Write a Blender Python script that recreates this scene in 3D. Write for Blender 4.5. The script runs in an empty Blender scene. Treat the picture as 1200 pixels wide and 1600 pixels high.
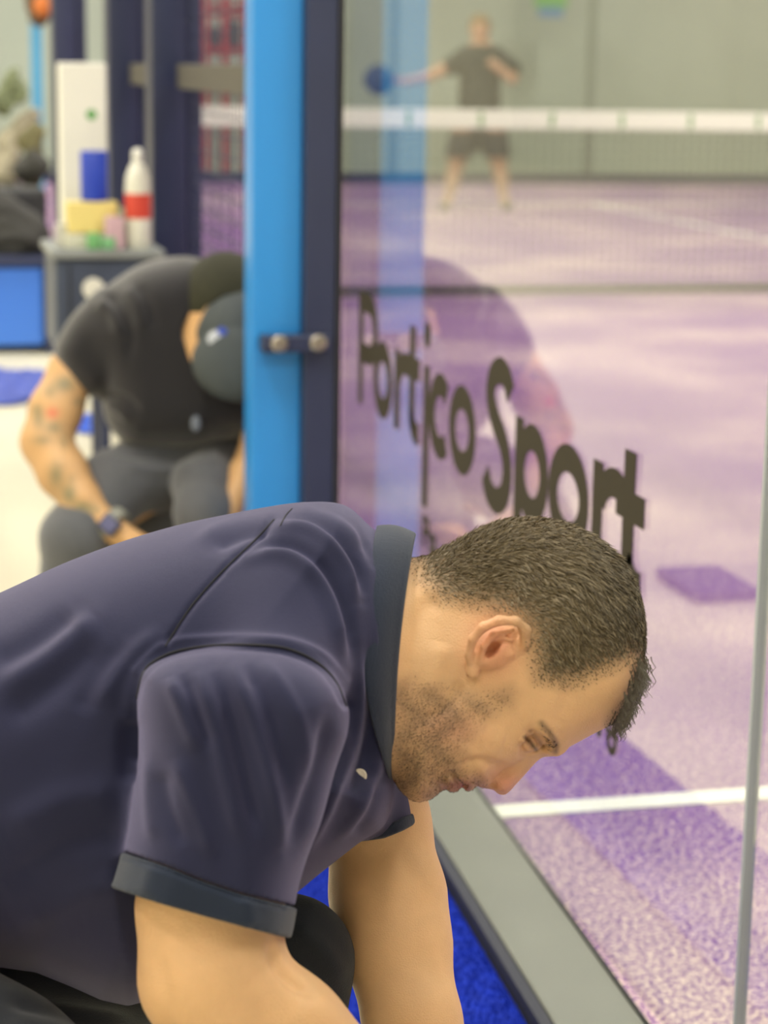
import bpy, bmesh, math, random
import numpy as np
from mathutils import Vector, Matrix
from mathutils.bvhtree import BVHTree

# ------------------------------------------------------------------ camera, world, light, exposure
SC = bpy.context.scene
COL = SC.collection
F = 3244.0
CAM = np.array([-.8405, .1674, 1.0906])
YAW, PITCH, ROLL = .23768, .21025, .016
_f = np.array([math.sin(YAW)*math.cos(PITCH), math.cos(YAW)*math.cos(PITCH), -math.sin(PITCH)])
_r = np.array([math.cos(YAW), -math.sin(YAW), 0.0])
_d = np.cross(_f, _r)
RR = math.cos(ROLL)*_r - math.sin(ROLL)*_d
DD = math.sin(ROLL)*_r + math.cos(ROLL)*_d
FF = _f

cam_data = bpy.data.cameras.new('camera')
cam = bpy.data.objects.new('camera', cam_data)
COL.objects.link(cam)
cam.matrix_world = Matrix(((RR[0], -DD[0], -FF[0], CAM[0]), (RR[1], -DD[1], -FF[1], CAM[1]),
                           (RR[2], -DD[2], -FF[2], CAM[2]), (0, 0, 0, 1)))
cam_data.sensor_fit = 'VERTICAL'
cam_data.sensor_height = 36.0
cam_data.lens = F/1600*36
cam_data.clip_start = .05
cam_data.clip_end = 200
cam_data.dof.use_dof = True
cam_data.dof.focus_distance = 1.60
cam_data.dof.aperture_fstop = 6.4
SC.camera = cam

SC.view_settings.view_transform = 'Standard'
SC.view_settings.look = 'None'
SC.view_settings.exposure = 0.62
SC.view_settings.gamma = 1.0
SC.view_settings.use_curve_mapping = False

w = bpy.data.worlds.new('world'); SC.world = w; w.use_nodes = True
w.node_tree.nodes['Background'].inputs[0].default_value = (.9, .93, 1, 1)
w.node_tree.nodes['Background'].inputs[1].default_value = .3

LAMP_POWER = 85
LAMPS = [(x, y) for x in (-5.0, -1.8, 2.2, 6.5) for y in (-2.5, 2.2, 7.5, 13.0, 18.5)]
LAMP_Z = 5.2

# ------------------------------------------------------------------ helpers
def px(u, v, z):
    """world point seen at photograph pixel (u, v), z metres in front of the camera"""
    return CAM + z*(FF + RR*((u-600)/F) + DD*((v-800)/F))

def pxn(P):
    P = np.asarray(P)
    z = P[..., 2]
    return CAM + z[..., None]*(FF + RR*((P[..., 0:1]-600)/F) + DD*((P[..., 1:2]-800)/F))

def mat(name, col, rough=.5, metal=0., spec=.5, noise=0., nscale=30., bump=0., bscale=200., sheen=0., coat=0., emit=None, attr=None, sss=0.):
    m = bpy.data.materials.new(name); m.use_nodes = True
    nt = m.node_tree; b = nt.nodes['Principled BSDF']
    b.inputs['Base Color'].default_value = (*col, 1)
    b.inputs['Roughness'].default_value = rough
    b.inputs['Metallic'].default_value = metal
    b.inputs['Specular IOR Level'].default_value = spec
    if sheen:
        b.inputs['Sheen Weight'].default_value = sheen; b.inputs['Sheen Roughness'].default_value = .5
    if coat: b.inputs['Coat Weight'].default_value = coat
    if sss:
        b.inputs['Subsurface Weight'].default_value = sss
        b.inputs['Subsurface Radius'].default_value = (1, .35, .2)
        b.inputs['Subsurface Scale'].default_value = .006
    if emit:
        b.inputs['Emission Color'].default_value = (*emit[0], 1); b.inputs['Emission Strength'].default_value = emit[1]
    tc = nt.nodes.new('ShaderNodeTexCoord')
    src = None
    if attr:
        a = nt.nodes.new('ShaderNodeAttribute'); a.attribute_name = attr
        src = a.outputs['Color']
    if noise:
        n = nt.nodes.new('ShaderNodeTexNoise'); n.inputs['Scale'].default_value = nscale; n.inputs['Detail'].default_value = 5
        nt.links.new(tc.outputs['Object'], n.inputs['Vector'])
        hv = nt.nodes.new('ShaderNodeHueSaturation')
        mr = nt.nodes.new('ShaderNodeMapRange'); mr.inputs['From Min'].default_value = .25; mr.inputs['From Max'].default_value = .75
        mr.inputs['To Min'].default_value = 1-noise; mr.inputs['To Max'].default_value = 1+noise
        nt.links.new(n.outputs['Fac'], mr.inputs['Value']); nt.links.new(mr.outputs[0], hv.inputs['Value'])
        if src: nt.links.new(src, hv.inputs['Color'])
        else: hv.inputs['Color'].default_value = (*col, 1)
        src = hv.outputs['Color']
    if src: nt.links.new(src, b.inputs['Base Color'])
    if bump:
        n = nt.nodes.new('ShaderNodeTexNoise'); n.inputs['Scale'].default_value = bscale; n.inputs['Detail'].default_value = 3
        nt.links.new(tc.outputs['Object'], n.inputs['Vector'])
        bp = nt.nodes.new('ShaderNodeBump'); bp.inputs['Strength'].default_value = bump; bp.inputs['Distance'].default_value = .002
        nt.links.new(n.outputs['Fac'], bp.inputs['Height']); nt.links.new(bp.outputs[0], b.inputs['Normal'])
    return m

def link(name, me, m=None, parent=None, smooth=False):
    o = bpy.data.objects.new(name, me); COL.objects.link(o)
    if m: me.materials.append(m)
    if parent: o.parent = parent
    if smooth: me.polygons.foreach_set('use_smooth', [True]*len(me.polygons))
    return o

def tag(o, label=None, cat=None, group=None, kind=None):
    if label: o['label'] = label
    if cat: o['category'] = cat
    if group: o['group'] = group
    if kind: o['kind'] = kind
    return o

def struct(o): o['kind'] = 'structure'; return o

def thing(name, label, cat, group=None):
    o = bpy.data.objects.new(name, None); COL.objects.link(o); o.empty_display_size = .05
    return tag(o, label, cat, group)

class MB:
    def __init__(s): s.bm = bmesh.new()
    def box(s, x0, x1, y0, y1, z0, z1, bev=0., rz=0., M=None):
        t = bmesh.new(); bmesh.ops.create_cube(t, size=1)
        c = ((x0+x1)/2, (y0+y1)/2, (z0+z1)/2)
        bmesh.ops.scale(t, vec=(abs(x1-x0), abs(y1-y0), abs(z1-z0)), verts=t.verts)
        if bev: bmesh.ops.bevel(t, geom=t.edges[:], offset=bev, segments=2, affect='EDGES', profile=.5)
        if rz: bmesh.ops.rotate(t, verts=t.verts, cent=(0, 0, 0), matrix=Matrix.Rotation(rz, 3, 'Z'))
        bmesh.ops.translate(t, vec=c, verts=t.verts)
        s._add(t, M); return s
    def _add(s, t, M=None):
        if M is not None: bmesh.ops.transform(t, matrix=M, verts=t.verts)
        me = bpy.data.meshes.new('t'); t.to_mesh(me); t.free(); s.bm.from_mesh(me); bpy.data.meshes.remove(me)
    def cyl(s, p0, p1, r0, r1=None, seg=20):
        r1 = r0 if r1 is None else r1
        p0 = Vector(p0); p1 = Vector(p1); d = p1-p0
        t = bmesh.new(); bmesh.ops.create_cone(t, cap_ends=True, segments=seg, radius1=r0, radius2=r1, depth=d.length)
        q = Vector((0, 0, 1)).rotation_difference(d.normalized())
        bmesh.ops.transform(t, matrix=Matrix.Translation((p0+p1)/2) @ q.to_matrix().to_4x4(), verts=t.verts)
        s._add(t); return s
    def lathe(s, c, prof, seg=28, axis=None):
        t = bmesh.new(); rings = []
        for r, z in prof:
            rings.append([t.verts.new((r*math.cos(2*math.pi*k/seg), r*math.sin(2*math.pi*k/seg), z)) for k in range(seg)])
        for a, b in zip(rings, rings[1:]):
            for k in range(seg): t.faces.new((a[k], a[(k+1) % seg], b[(k+1) % seg], b[k]))
        t.faces.new(rings[0][::-1]); t.faces.new(rings[-1])
        M = Matrix.Translation(Vector(c))
        if axis is not None: M = M @ Vector((0, 0, 1)).rotation_difference(Vector(axis).normalized()).to_matrix().to_4x4()
        bmesh.ops.transform(t, matrix=M, verts=t.verts)
        s._add(t); return s
    def ell(s, c, r, rot=None, sub=3):
        t = bmesh.new(); bmesh.ops.create_icosphere(t, subdivisions=sub, radius=1)
        M = Matrix.Translation(Vector(c)) @ (rot.to_4x4() if rot else Matrix.Identity(4)) @ Matrix.Diagonal((*r, 1))
        bmesh.ops.transform(t, matrix=M, verts=t.verts)
        s._add(t); return s
    def build(s, name, m, parent=None, smooth=False):
        me = bpy.data.meshes.new(name); bmesh.ops.recalc_face_normals(s.bm, faces=s.bm.faces[:]); s.bm.to_mesh(me); s.bm.free()
        o = link(name, me, m, parent)
        if smooth:
            me.polygons.foreach_set('use_smooth', [True]*len(me.polygons))
            try: me.set_sharp_from_angle(angle=math.radians(40))
            except Exception: pass
        return o

def raw(name, V, Q, m, parent=None, smooth=True):
    me = bpy.data.meshes.new(name)
    V = np.asarray(V, dtype=np.float32); Q = np.asarray(Q, dtype=np.int32)
    me.vertices.add(len(V)); me.vertices.foreach_set('co', V.ravel())
    k = Q.shape[1]
    me.loops.add(Q.size); me.loops.foreach_set('vertex_index', Q.ravel())
    me.polygons.add(len(Q)); me.polygons.foreach_set('loop_start', np.arange(0, Q.size, k, dtype=np.int32))
    me.update(calc_edges=True); me.validate()
    return link(name, me, m, parent, smooth)

# ------------------------------------------------------------------ modelling clay: implicit solids meshed with surface nets
def smooth_poly(P, n=6):
    P = np.array(P, float); out = []
    N = len(P)
    for i in range(N):
        p0, p1, p2, p3 = P[i-1], P[i], P[(i+1) % N], P[(i+2) % N]
        for t in np.arange(n)/n:
            out.append(.5*((2*p1)+(-p0+p2)*t+(2*p0-5*p1+4*p2-p3)*t*t+(-p0+3*p1-3*p2+p3)*t**3))
    return np.array(out)

def smooth_line(P, n=6):
    P = np.array(P, float)
    if len(P) < 3: 
        return np.array([P[0]+(P[-1]-P[0])*t for t in np.linspace(0, 1, n+1)])
    E = np.vstack([2*P[0]-P[1], P, 2*P[-1]-P[-2]]); out = []
    for i in range(1, len(E)-2):
        p0, p1, p2, p3 = E[i-1], E[i], E[i+1], E[i+2]
        for t in np.arange(n)/n:
            out.append(.5*((2*p1)+(-p0+p2)*t+(2*p0-5*p1+4*p2-p3)*t*t+(-p0+3*p1-3*p2+p3)*t**3))
    out.append(P[-1]); return np.array(out)

def poly_dist(X, Y, P, closed=True):
    """signed distance (inside positive) of points X,Y to polygon P"""
    d = np.full(X.shape, 1e9); ins = np.zeros(X.shape, bool)
    n = len(P)
    for i in range(n if closed else n-1):
        a = P[i]; b = P[(i+1) % n]; e = b-a
        wx = X-a[0]; wy = Y-a[1]
        t = np.clip((wx*e[0]+wy*e[1])/max(e@e, 1e-9), 0, 1)
        d = np.minimum(d, (wx-e[0]*t)**2+(wy-e[1]*t)**2)
        if closed:
            c = ((a[1] > Y) != (b[1] > Y)) & (X < (b[0]-a[0])*(Y-a[1])/((b[1]-a[1]) if b[1] != a[1] else 1e-9)+a[0])
            ins ^= c
    d = np.sqrt(d)
    return np.where(ins, d, -d) if closed else d

def axis_coords(spec):
    """[(start, end, step), ...] -> coordinates"""
    out = []
    for a, b, s in spec: out.append(np.arange(a, b, s))
    out.append(np.array([spec[-1][1]]))
    return np.concatenate(out)

class Clay:
    def __init__(s, z0, us, vs, ss):
        s.z0 = z0
        s.u = axis_coords(us).astype(np.float32); s.v = axis_coords(vs).astype(np.float32); s.s = axis_coords(ss).astype(np.float32)
        s.F = np.full((len(s.u), len(s.v), len(s.s)), 60.0, np.float32)
    def sub(s, lo, hi, pad=70):
        sl = []
        for c, a, b in ((s.u, lo[0], hi[0]), (s.v, lo[1], hi[1]), (s.s, lo[2], hi[2])):
            i0 = max(int(np.searchsorted(c, a-pad))-1, 0); i1 = min(int(np.searchsorted(c, b+pad))+1, len(c))
            if i1-i0 < 2: return None
            sl.append(slice(i0, i1))
        U = s.u[sl[0]][:, None, None]; V = s.v[sl[1]][None, :, None]; S = s.s[sl[2]][None, None, :]
        return tuple(sl), U, V, S
    def comb(s, sl, f, k, op):
        f = f.astype(np.float32); A = s.F[sl]
        if op == 'add':
            if k: 
                h = np.clip(.5+.5*(A-f)/k, 0, 1); s.F[sl] = A+(f-A)*h-k*h*(1-h)
            else: s.F[sl] = np.minimum(A, f)
        elif op == 'cut':
            if k:
                h = np.clip(.5-.5*(A+f)/k, 0, 1); s.F[sl] = A+(-f-A)*h+k*h*(1-h)
            else: s.F[sl] = np.maximum(A, -f)
        elif op == 'and': s.F[sl] = np.maximum(A, f)
    def cap(s, a, b, ra, rb, k=20, sk=1., op='add'):
        a = np.array(a, float); b = np.array(b, float); R = max(ra, rb)
        r3 = np.array([R, R, R*sk])
        g = s.sub(np.minimum(a, b)-r3, np.maximum(a, b)+r3)
        if g is None: return s
        sl, U, V, S = g
        e = b-a; ee = e.copy(); ee[2] /= sk
        wu = U-a[0]; wv = V-a[1]; ws = (S-a[2])/sk
        t = np.clip((wu*ee[0]+wv*ee[1]+ws*ee[2])/max(ee@ee, 1e-9), 0, 1)
        f = np.sqrt((wu-ee[0]*t)**2+(wv-ee[1]*t)**2+(ws-ee[2]*t)**2)-(ra+(rb-ra)*t)
        s.comb(sl, f, k, op); return s
    def chain(s, pts, k=20, sk=1., op='add'):
        for p, q in zip(pts, pts[1:]): s.cap(p[:3], q[:3], p[3], q[3], k, sk, op)
        return s
    def ell(s, c, r, ang=0., k=20, op='add'):
        R = max(r[0], r[1])
        g = s.sub((c[0]-R, c[1]-R, c[2]-r[2]), (c[0]+R, c[1]+R, c[2]+r[2]))
        if g is None: return s
        sl, U, V, S = g
        ca, sa = math.cos(ang), math.sin(ang)
        x = ((U-c[0])*ca+(V-c[1])*sa)/r[0]; y = (-(U-c[0])*sa+(V-c[1])*ca)/r[1]; z = (S-c[2])/r[2]
        k0 = np.sqrt(x*x+y*y+z*z); k1 = np.sqrt((x/r[0])**2+(y/r[1])**2+(z/r[2])**2)+1e-9
        s.comb(sl, k0*(k0-1)/k1, k, op); return s
    def puff(s, poly, s0, W, D, p=2.2, k=20, op='add', grow=0., n=6):
        P = smooth_poly(poly, n) if n else np.array(poly, float)
        lo = P.min(0); hi = P.max(0)
        g = s.sub((lo[0], lo[1], s0-W), (hi[0], hi[1], s0+W))
        if g is None: return s
        sl, U, V, S = g
        X, Y = np.meshgrid(U.ravel(), V.ravel(), indexing='ij')
        d = poly_dist(X, Y, P)+grow
        a = (np.maximum(1-d/D, 0)**p)[:, :, None]
        f = ((a+(np.abs(S-s0)/(W+grow))**p)**(1/p)-1)*D
        s.comb(sl, f, k, op); return s
    def prism(s, poly, op='cut', grow=0., s_lo=-9999, s_hi=9999):
        P = np.array(poly, float)
        X, Y = np.meshgrid(s.u, s.v, indexing='ij')
        d = (-(poly_dist(X, Y, P)+grow))[:, :, None]+0*s.s[None, None, :]
        d = np.maximum(d, np.maximum(s_lo-s.s, s.s-s_hi)[None, None, :])
        s.comb((slice(None),)*3, d, 0, op); return s
    def mesh(s):
        G = s.F
        G = np.pad(G, 1, constant_values=30.0)
        cu = np.concatenate([[2*s.u[0]-s.u[1]], s.u, [2*s.u[-1]-s.u[-2]]])
        cv = np.concatenate([[2*s.v[0]-s.v[1]], s.v, [2*s.v[-1]-s.v[-2]]])
        cs = np.concatenate([[2*s.s[0]-s.s[1]], s.s, [2*s.s[-1]-s.s[-2]]])
        ins = G < 0
        cnt = np.zeros([n-1 for n in G.shape], np.int8)
        for i in (0, 1):
            for j in (0, 1):
                for k in (0, 1):
                    cnt += ins[i:ins.shape[0]-1+i, j:ins.shape[1]-1+j, k:ins.shape[2]-1+k]
        act = (cnt > 0) & (cnt < 8)
        I, J, K = np.nonzero(act)
        idx = np.full(cnt.shape, -1, np.int32); idx[I, J, K] = np.arange(len(I))
        acc = np.zeros((len(I), 3)); num = np.zeros(len(I))
        co = [(0, 0, 0), (1, 0, 0), (0, 1, 0), (1, 1, 0), (0, 0, 1), (1, 0, 1), (0, 1, 1), (1, 1, 1)]
        ed = [(a, b) for a in range(8) for b in range(a+1, 8) if sum(abs(x-y) for x, y in zip(co[a], co[b])) == 1]
        for a, b in ed:
            A = co[a]; B = co[b]
            ga = G[I+A[0], J+A[1], K+A[2]]; gb = G[I+B[0], J+B[1], K+B[2]]
            m = (ga < 0) != (gb < 0)
            t = np.where(m, ga/np.where(m, ga-gb, 1), 0)
            pa = np.stack([cu[I+A[0]], cv[J+A[1]], cs[K+A[2]]], 1); pb = np.stack([cu[I+B[0]], cv[J+B[1]], cs[K+B[2]]], 1)
            acc += np.where(m[:, None], pa+(pb-pa)*t[:, None], 0); num += m
        V = acc/num[:, None]
        Q = []
        for ax in range(3):
            o = [0, 0, 0]; o[ax] = 1
            sh = [n-o[i] for i, n in enumerate(G.shape)]
            a = ins[:sh[0], :sh[1], :sh[2]]; b = ins[o[0]:, o[1]:, o[2]:]
            for flip, msk in ((False, a & ~b), (True, ~a & b)):
                i, j, k = np.nonzero(msk)
                b1, b2 = [(1, 2), (2, 0), (0, 1)][ax]
                def cell(d1, d2):
                    c = [i.copy(), j.copy(), k.copy()]; c[b1] = c[b1]-d1; c[b2] = c[b2]-d2
                    return idx[np.clip(c[0], 0, idx.shape[0]-1), np.clip(c[1], 0, idx.shape[1]-1), np.clip(c[2], 0, idx.shape[2]-1)]
                q = np.stack([cell(1, 1), cell(0, 1), cell(0, 0), cell(1, 0)], 1)
                if flip: q = q[:, ::-1]
                Q.append(q)
        Q = np.concatenate(Q); Q = Q[(Q >= 0).all(1)]
        return V, Q

def lap(V, Q, it=1, w=.5):
    for _ in range(it):
        A = np.zeros_like(V); n = np.zeros(len(V))
        for a, b in ((0, 1), (1, 2), (2, 3), (3, 0)):
            np.add.at(A, Q[:, a], V[Q[:, b]]); np.add.at(n, Q[:, a], 1)
            np.add.at(A, Q[:, b], V[Q[:, a]]); np.add.at(n, Q[:, b], 1)
        V = V*(1-w)+w*A/np.maximum(n, 1)[:, None]
    return V

def normals(V, Q):
    n = np.cross(V[Q[:, 2]]-V[Q[:, 0]], V[Q[:, 3]]-V[Q[:, 1]])
    N = np.zeros_like(V)
    for i in range(4): np.add.at(N, Q[:, i], n)
    return N/np.maximum(np.linalg.norm(N, axis=1), 1e-9)[:, None]

def strokes(V, Q, ST, side=-1, guard=None):
    """sculpt ridges (+) and creases (-): each stroke = (amplitude, width, points); works on the side facing the camera"""
    N = normals(V, Q)
    if N[np.argmin(V[:, 2])][2] > 0: N = -N
    face = np.clip((-N[:, 2])*1.6+.25, 0, 1) if side < 0 else np.ones(len(V))
    D = np.zeros(len(V))
    for st in ST:
        amp, wd, pts = st[:3]
        P = smooth_line(pts, 5); lo = P.min(0)-3*wd; hi = P.max(0)+3*wd
        m = (V[:, 0] > lo[0]) & (V[:, 0] < hi[0]) & (V[:, 1] > lo[1]) & (V[:, 1] < hi[1])
        if guard: m &= guard(V)
        if not m.any(): continue
        x = V[m, 0]; y = V[m, 1]; best = np.full(x.shape, 1e9); tt = np.zeros(x.shape)
        L = len(P)-1
        for i in range(L):
            a = P[i]; e = P[i+1]-a; t = np.clip(((x-a[0])*e[0]+(y-a[1])*e[1])/max(e@e, 1e-9), 0, 1)
            d = (x-a[0]-e[0]*t)**2+(y-a[1]-e[1]*t)**2; c = d < best
            best = np.where(c, d, best); tt = np.where(c, (i+t)/L, tt)
        taper = 1 if len(st) > 3 else np.clip(np.sin(np.pi*np.clip(tt, .03, .97))*1.8, 0, 1)
        D[m] += amp*np.exp(-best/wd**2)*taper*face[m]
    return V+N*D[:, None]

def solid(name, V, Q, z0, m, parent=None, colors=None):
    P = V.copy(); P[:, 2] = z0*(1+V[:, 2]/F)
    W = pxn(P)
    # consistent outward winding
    c = W[Q]; vol = np.einsum('ij,ij->i', c[:, 0], np.cross(c[:, 1], c[:, 2])).sum()+np.einsum('ij,ij->i', c[:, 0], np.cross(c[:, 2], c[:, 3])).sum()
    if vol < 0: Q = Q[:, ::-1]
    o = raw(name, W, Q, m, parent)
    if colors is not None:
        a = o.data.attributes.new('pigment', 'FLOAT_COLOR', 'POINT')
        cc = np.ones((len(V), 4), np.float32); cc[:, :3] = colors; a.data.foreach_set('color', cc.ravel())
    return o

# ------------------------------------------------------------------ materials
M = {}
M['navy'] = mat('navy_powder_coat', (.022, .030, .075), .38, 0, .5, .08, 8)
M['blue'] = mat('blue_powder_coat', (.026, .25, .66), .35, 0, .5, .03, 5)
M['rail'] = mat('grey_rail_coat', (.105, .113, .092), .42, .0, .5, .07, 9, .15, 500)
M['crossbar'] = mat('olive_crossbar', (.06, .055, .045), .5)
M['black'] = mat('black_rubber', (.012, .012, .014), .5)
M['bolt'] = mat('bolt_steel', (.42, .38, .33), .3, .9)
M['carpet'] = mat('blue_carpet', (.004, .022, .33), .9, 0, .2, .25, 60, .8, 400)
M['cream_floor'] = mat('cream_floor', (.60, .57, .43), .4, 0, .4, .05, 2)
M['wall'] = mat('cream_wall', (.66, .63, .50), .8, 0, .3, .04, 1)
M['greywall'] = mat('grey_green_wall', (.40, .455, .40), .8, 0, .3, .08, 1)
M['ceil'] = mat('ceiling_panel', (.5, .5, .46), .8)
M['lamp'] = mat('lamp_diffuser', (.9, .9, .9), .5, emit=((1, .93, .8), 6))
M['white'] = mat('white_plastic', (.75, .75, .68), .4)
M['tape'] = mat('net_tape', (.9, .9, .82), .7)
M['net'] = mat('net_cord', (.012, .014, .012), .7)
M['green'] = mat('green_print', (.12, .35, .10), .6)
M['vinyl'] = mat('dark_vinyl', (.034, .028, .016), .75, 0, .2)

def turf_mat():
    m = bpy.data.materials.new('purple_turf'); m.use_nodes = True; nt = m.node_tree; b = nt.nodes['Principled BSDF']
    tc = nt.nodes.new('ShaderNodeTexCoord'); L = nt.links.new
    n1 = nt.nodes.new('ShaderNodeTexNoise'); n1.inputs['Scale'].default_value = 145; n1.inputs['Detail'].default_value = 3; n1.inputs['Roughness'].default_value = .78
    n2 = nt.nodes.new('ShaderNodeTexNoise'); n2.inputs['Scale'].default_value = 1.1; n2.inputs['Detail'].default_value = 4
    n3 = nt.nodes.new('ShaderNodeTexNoise'); n3.inputs['Scale'].default_value = 60; n3.inputs['Detail'].default_value = 2
    for n in (n1, n2, n3): L(tc.outputs['Object'], n.inputs['Vector'])
    # sand lies thicker in some places than others
    th = nt.nodes.new('ShaderNodeMapRange'); th.inputs['From Min'].default_value = .35; th.inputs['From Max'].default_value = .7
    th.inputs['To Min'].default_value = -.05; th.inputs['To Max'].default_value = .05; L(n2.outputs['Fac'], th.inputs['Value'])
    ad = nt.nodes.new('ShaderNodeMath'); ad.operation = 'ADD'; L(n1.outputs['Fac'], ad.inputs[0]); L(th.outputs[0], ad.inputs[1])
    sx = nt.nodes.new('ShaderNodeSeparateXYZ'); L(tc.outputs['Object'], sx.inputs[0])
    my = nt.nodes.new('ShaderNodeMapRange'); my.inputs['From Min'].default_value = 2.95; my.inputs['From Max'].default_value = 2.3; my.inputs['To Min'].default_value = 0; my.inputs['To Max'].default_value = .05; L(sx.outputs[1], my.inputs['Value'])
    a2 = nt.nodes.new('ShaderNodeMath'); a2.operation = 'ADD'; L(ad.outputs[0], a2.inputs[0]); L(my.outputs[0], a2.inputs[1])
    rp = nt.nodes.new('ShaderNodeMapRange'); rp.inputs['From Min'].default_value = .50; rp.inputs['From Max'].default_value = .59; L(a2.outputs[0], rp.inputs['Value'])
    base = nt.nodes.new('ShaderNodeMix'); base.data_type = 'RGBA'
    base.inputs['A'].default_value = (.105, .030, .20, 1); base.inputs['B'].default_value = (.19, .068, .27, 1); L(n3.outputs['Fac'], base.inputs['Factor'])
    mx = nt.nodes.new('ShaderNodeMix'); mx.data_type = 'RGBA'; L(base.outputs['Result'], mx.inputs['A']); mx.inputs['B'].default_value = (.74, .58, .52, 1)
    L(rp.outputs[0], mx.inputs['Factor']); L(mx.outputs['Result'], b.inputs['Base Color'])
    b.inputs['Roughness'].default_value = .9; b.inputs['Specular IOR Level'].default_value = .15
    bp = nt.nodes.new('ShaderNodeBump'); bp.inputs['Strength'].default_value = .6; bp.inputs['Distance'].default_value = .003
    L(n1.outputs['Fac'], bp.inputs['Height']); L(bp.outputs[0], b.inputs['Normal'])
    return m
M['turf'] = turf_mat()

def glass_mat():
    m = bpy.data.materials.new('clear_glass'); m.use_nodes = True; nt = m.node_tree; nt.nodes.clear(); L = nt.links.new
    out = nt.nodes.new('ShaderNodeOutputMaterial'); mix = nt.nodes.new('ShaderNodeMixShader')
    tr = nt.nodes.new('ShaderNodeBsdfTransparent'); tr.inputs[0].default_value = (.95, .97, .955, 1)
    gl = nt.nodes.new('ShaderNodeBsdfGlossy'); gl.inputs['Roughness'].default_value = 0.0; gl.inputs['Color'].default_value = (1, 1, 1, 1)
    fr = nt.nodes.new('ShaderNodeFresnel'); ge = nt.nodes.new('ShaderNodeNewGeometry')
    ma = nt.nodes.new('ShaderNodeMath'); ma.operation = 'MULTIPLY_ADD'; ma.inputs[1].default_value = -(1.43-1/1.43); ma.inputs[2].default_value = 1.43
    L(ge.outputs['Backfacing'], ma.inputs[0]); L(ma.outputs[0], fr.inputs['IOR'])
    L(fr.outputs[0], mix.inputs[0]); L(tr.outputs[0], mix.inputs[1]); L(gl.outputs[0], mix.inputs[2]); L(mix.outputs[0], out.inputs[0])
    return m
M['glass'] = glass_mat()

# ------------------------------------------------------------------ the hall
X0, X1, Y0, Y1, H = -7.0, 14.0, -6.0, 26.0, 5.6
struct(MB().box(X0, X1, Y0, Y1, -.12, -.012).build('floor', M['cream_floor']))
struct(MB().box(0.0, 10.0, 0.0, 20.0, -.012, 0).build('floor_court', M['turf']))
struct(MB().box(X0, X1, Y0, Y1, H, H+.1).build('ceiling', M['ceil']))
struct(MB().box(X0-.1, X0, Y0, Y1, -.012, H).build('wall_left', M['wall']))
struct(MB().box(X1, X1+.1, Y0, Y1, -.012, H).build('wall_right', M['wall']))
struct(MB().box(X0, X1, Y0-.1, Y0, -.012, H).build('wall_rear', M['wall']))
struct(MB().box(X0, -.4, Y1, Y1+.1, -.012, H).build('wall_far', M['wall']))
struct(MB().box(-.4, X1, 22.5, 22.6, -.012, H).build('wall_behind_court', M['greywall']))
lines = MB()
for y in (3.0, 17.0): lines.box(.0, 10, y-.025, y+.025, 0.0005, .003)
lines.box(4.975, 5.025, 3, 17, 0.0005, .003)
struct(lines.build('trim_court_lines', mat('line_paint', (.80, .80, .72), .7, noise=.05, nscale=200)))

lamp0 = None
for i, (x, y) in enumerate(LAMPS):
    t = thing('ceiling_light', 'long white ceiling light above the hall', 'ceiling light', 'ceiling lights')
    t.location = (x, y, LAMP_Z)
    if lamp0 is None:
        h = MB().box(-.2, .2, -.8, .8, .02, .1, .01).build('housing', M['white'], t)
        d = MB().box(-.17, .17, -.77, .77, .0, .02).build('diffuser', M['lamp'], t)
        c = MB().cyl((0, -.5, .1), (0, -.5, H-LAMP_Z), .004).build('cable', M['black'], t)
        e = MB().cyl((0, .5, .1), (0, .5, H-LAMP_Z), .004).build('cable', M['black'], t)
        lamp0 = (h, d, c, e)
    else:
        for q in lamp0:
            c = q.copy(); c.parent = t; COL.objects.link(c)
    ld = bpy.data.lights.new('lamp_light', 'AREA'); ld.shape = 'RECTANGLE'; ld.size = .34; ld.size_y = 1.54
    ld.energy = LAMP_POWER*(.75 if y < 0 else 1.12); ld.color = (1, .95, .86)
    lo = bpy.data.objects.new('lamp_light', ld); COL.objects.link(lo); lo.location = (x, y, LAMP_Z-.01)

# ------------------------------------------------------------------ court structure
t = MB().box(-.108, -.005, -.2, 3.95, -.012, .018, .002).build('base_rail', M['rail'])
tag(t, 'flat grey steel rail on the floor under the glass', 'rail')
t = MB().box(-.124, -.1081, -.2, 3.95, -.012, .015, .001).build('rail_edge_strip', mat('dark_edge', (.007, .009, .022), .6)); t.parent = bpy.data.objects['base_rail']
t = MB().box(-.0049, -.0020, -.2, 3.95, -.0, .022, .0005).build('gasket', M['black']); t.parent = bpy.data.objects['base_rail']

_rm = Matrix.Translation((.009, 2.95, 0)) @ Matrix.Rotation(math.radians(-2.0), 4, 'Z') @ Matrix.Translation((.005, -2.95, 0))
for o in [bpy.data.objects['base_rail']]+list(bpy.data.objects['base_rail'].children): o.data.transform(_rm)

# carpet strip with pile
rng = np.random.RandomState(3)
c = MB().box(-.372, -.128, -1.5, 3.9, -.012, -.004).build('blue_carpet', M['carpet'])
tag(c, 'bright blue carpet strip on the floor beside the grey rail', 'carpet')
n = 90000
P = np.stack([rng.uniform(-.372, -.1295, n), rng.uniform(.6, 3.9, n), np.full(n, -.006)], 1)
a = rng.uniform(0, 6.28, n); dx = np.stack([np.cos(a), np.sin(a), 0*a], 1)*.0011
tip = P+np.stack([rng.normal(0, .002, n), rng.normal(0, .002, n), rng.uniform(.004, .009, n)], 1)
V = np.concatenate([P-dx, P+dx, tip]); I = np.arange(n)
pile = raw('carpet_pile', V, np.stack([I, I+n, I+2*n], 1), M['carpet'], c, False); pile['kind'] = 'stuff'
c.data.transform(_rm); pile.data.transform(_rm)

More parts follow.
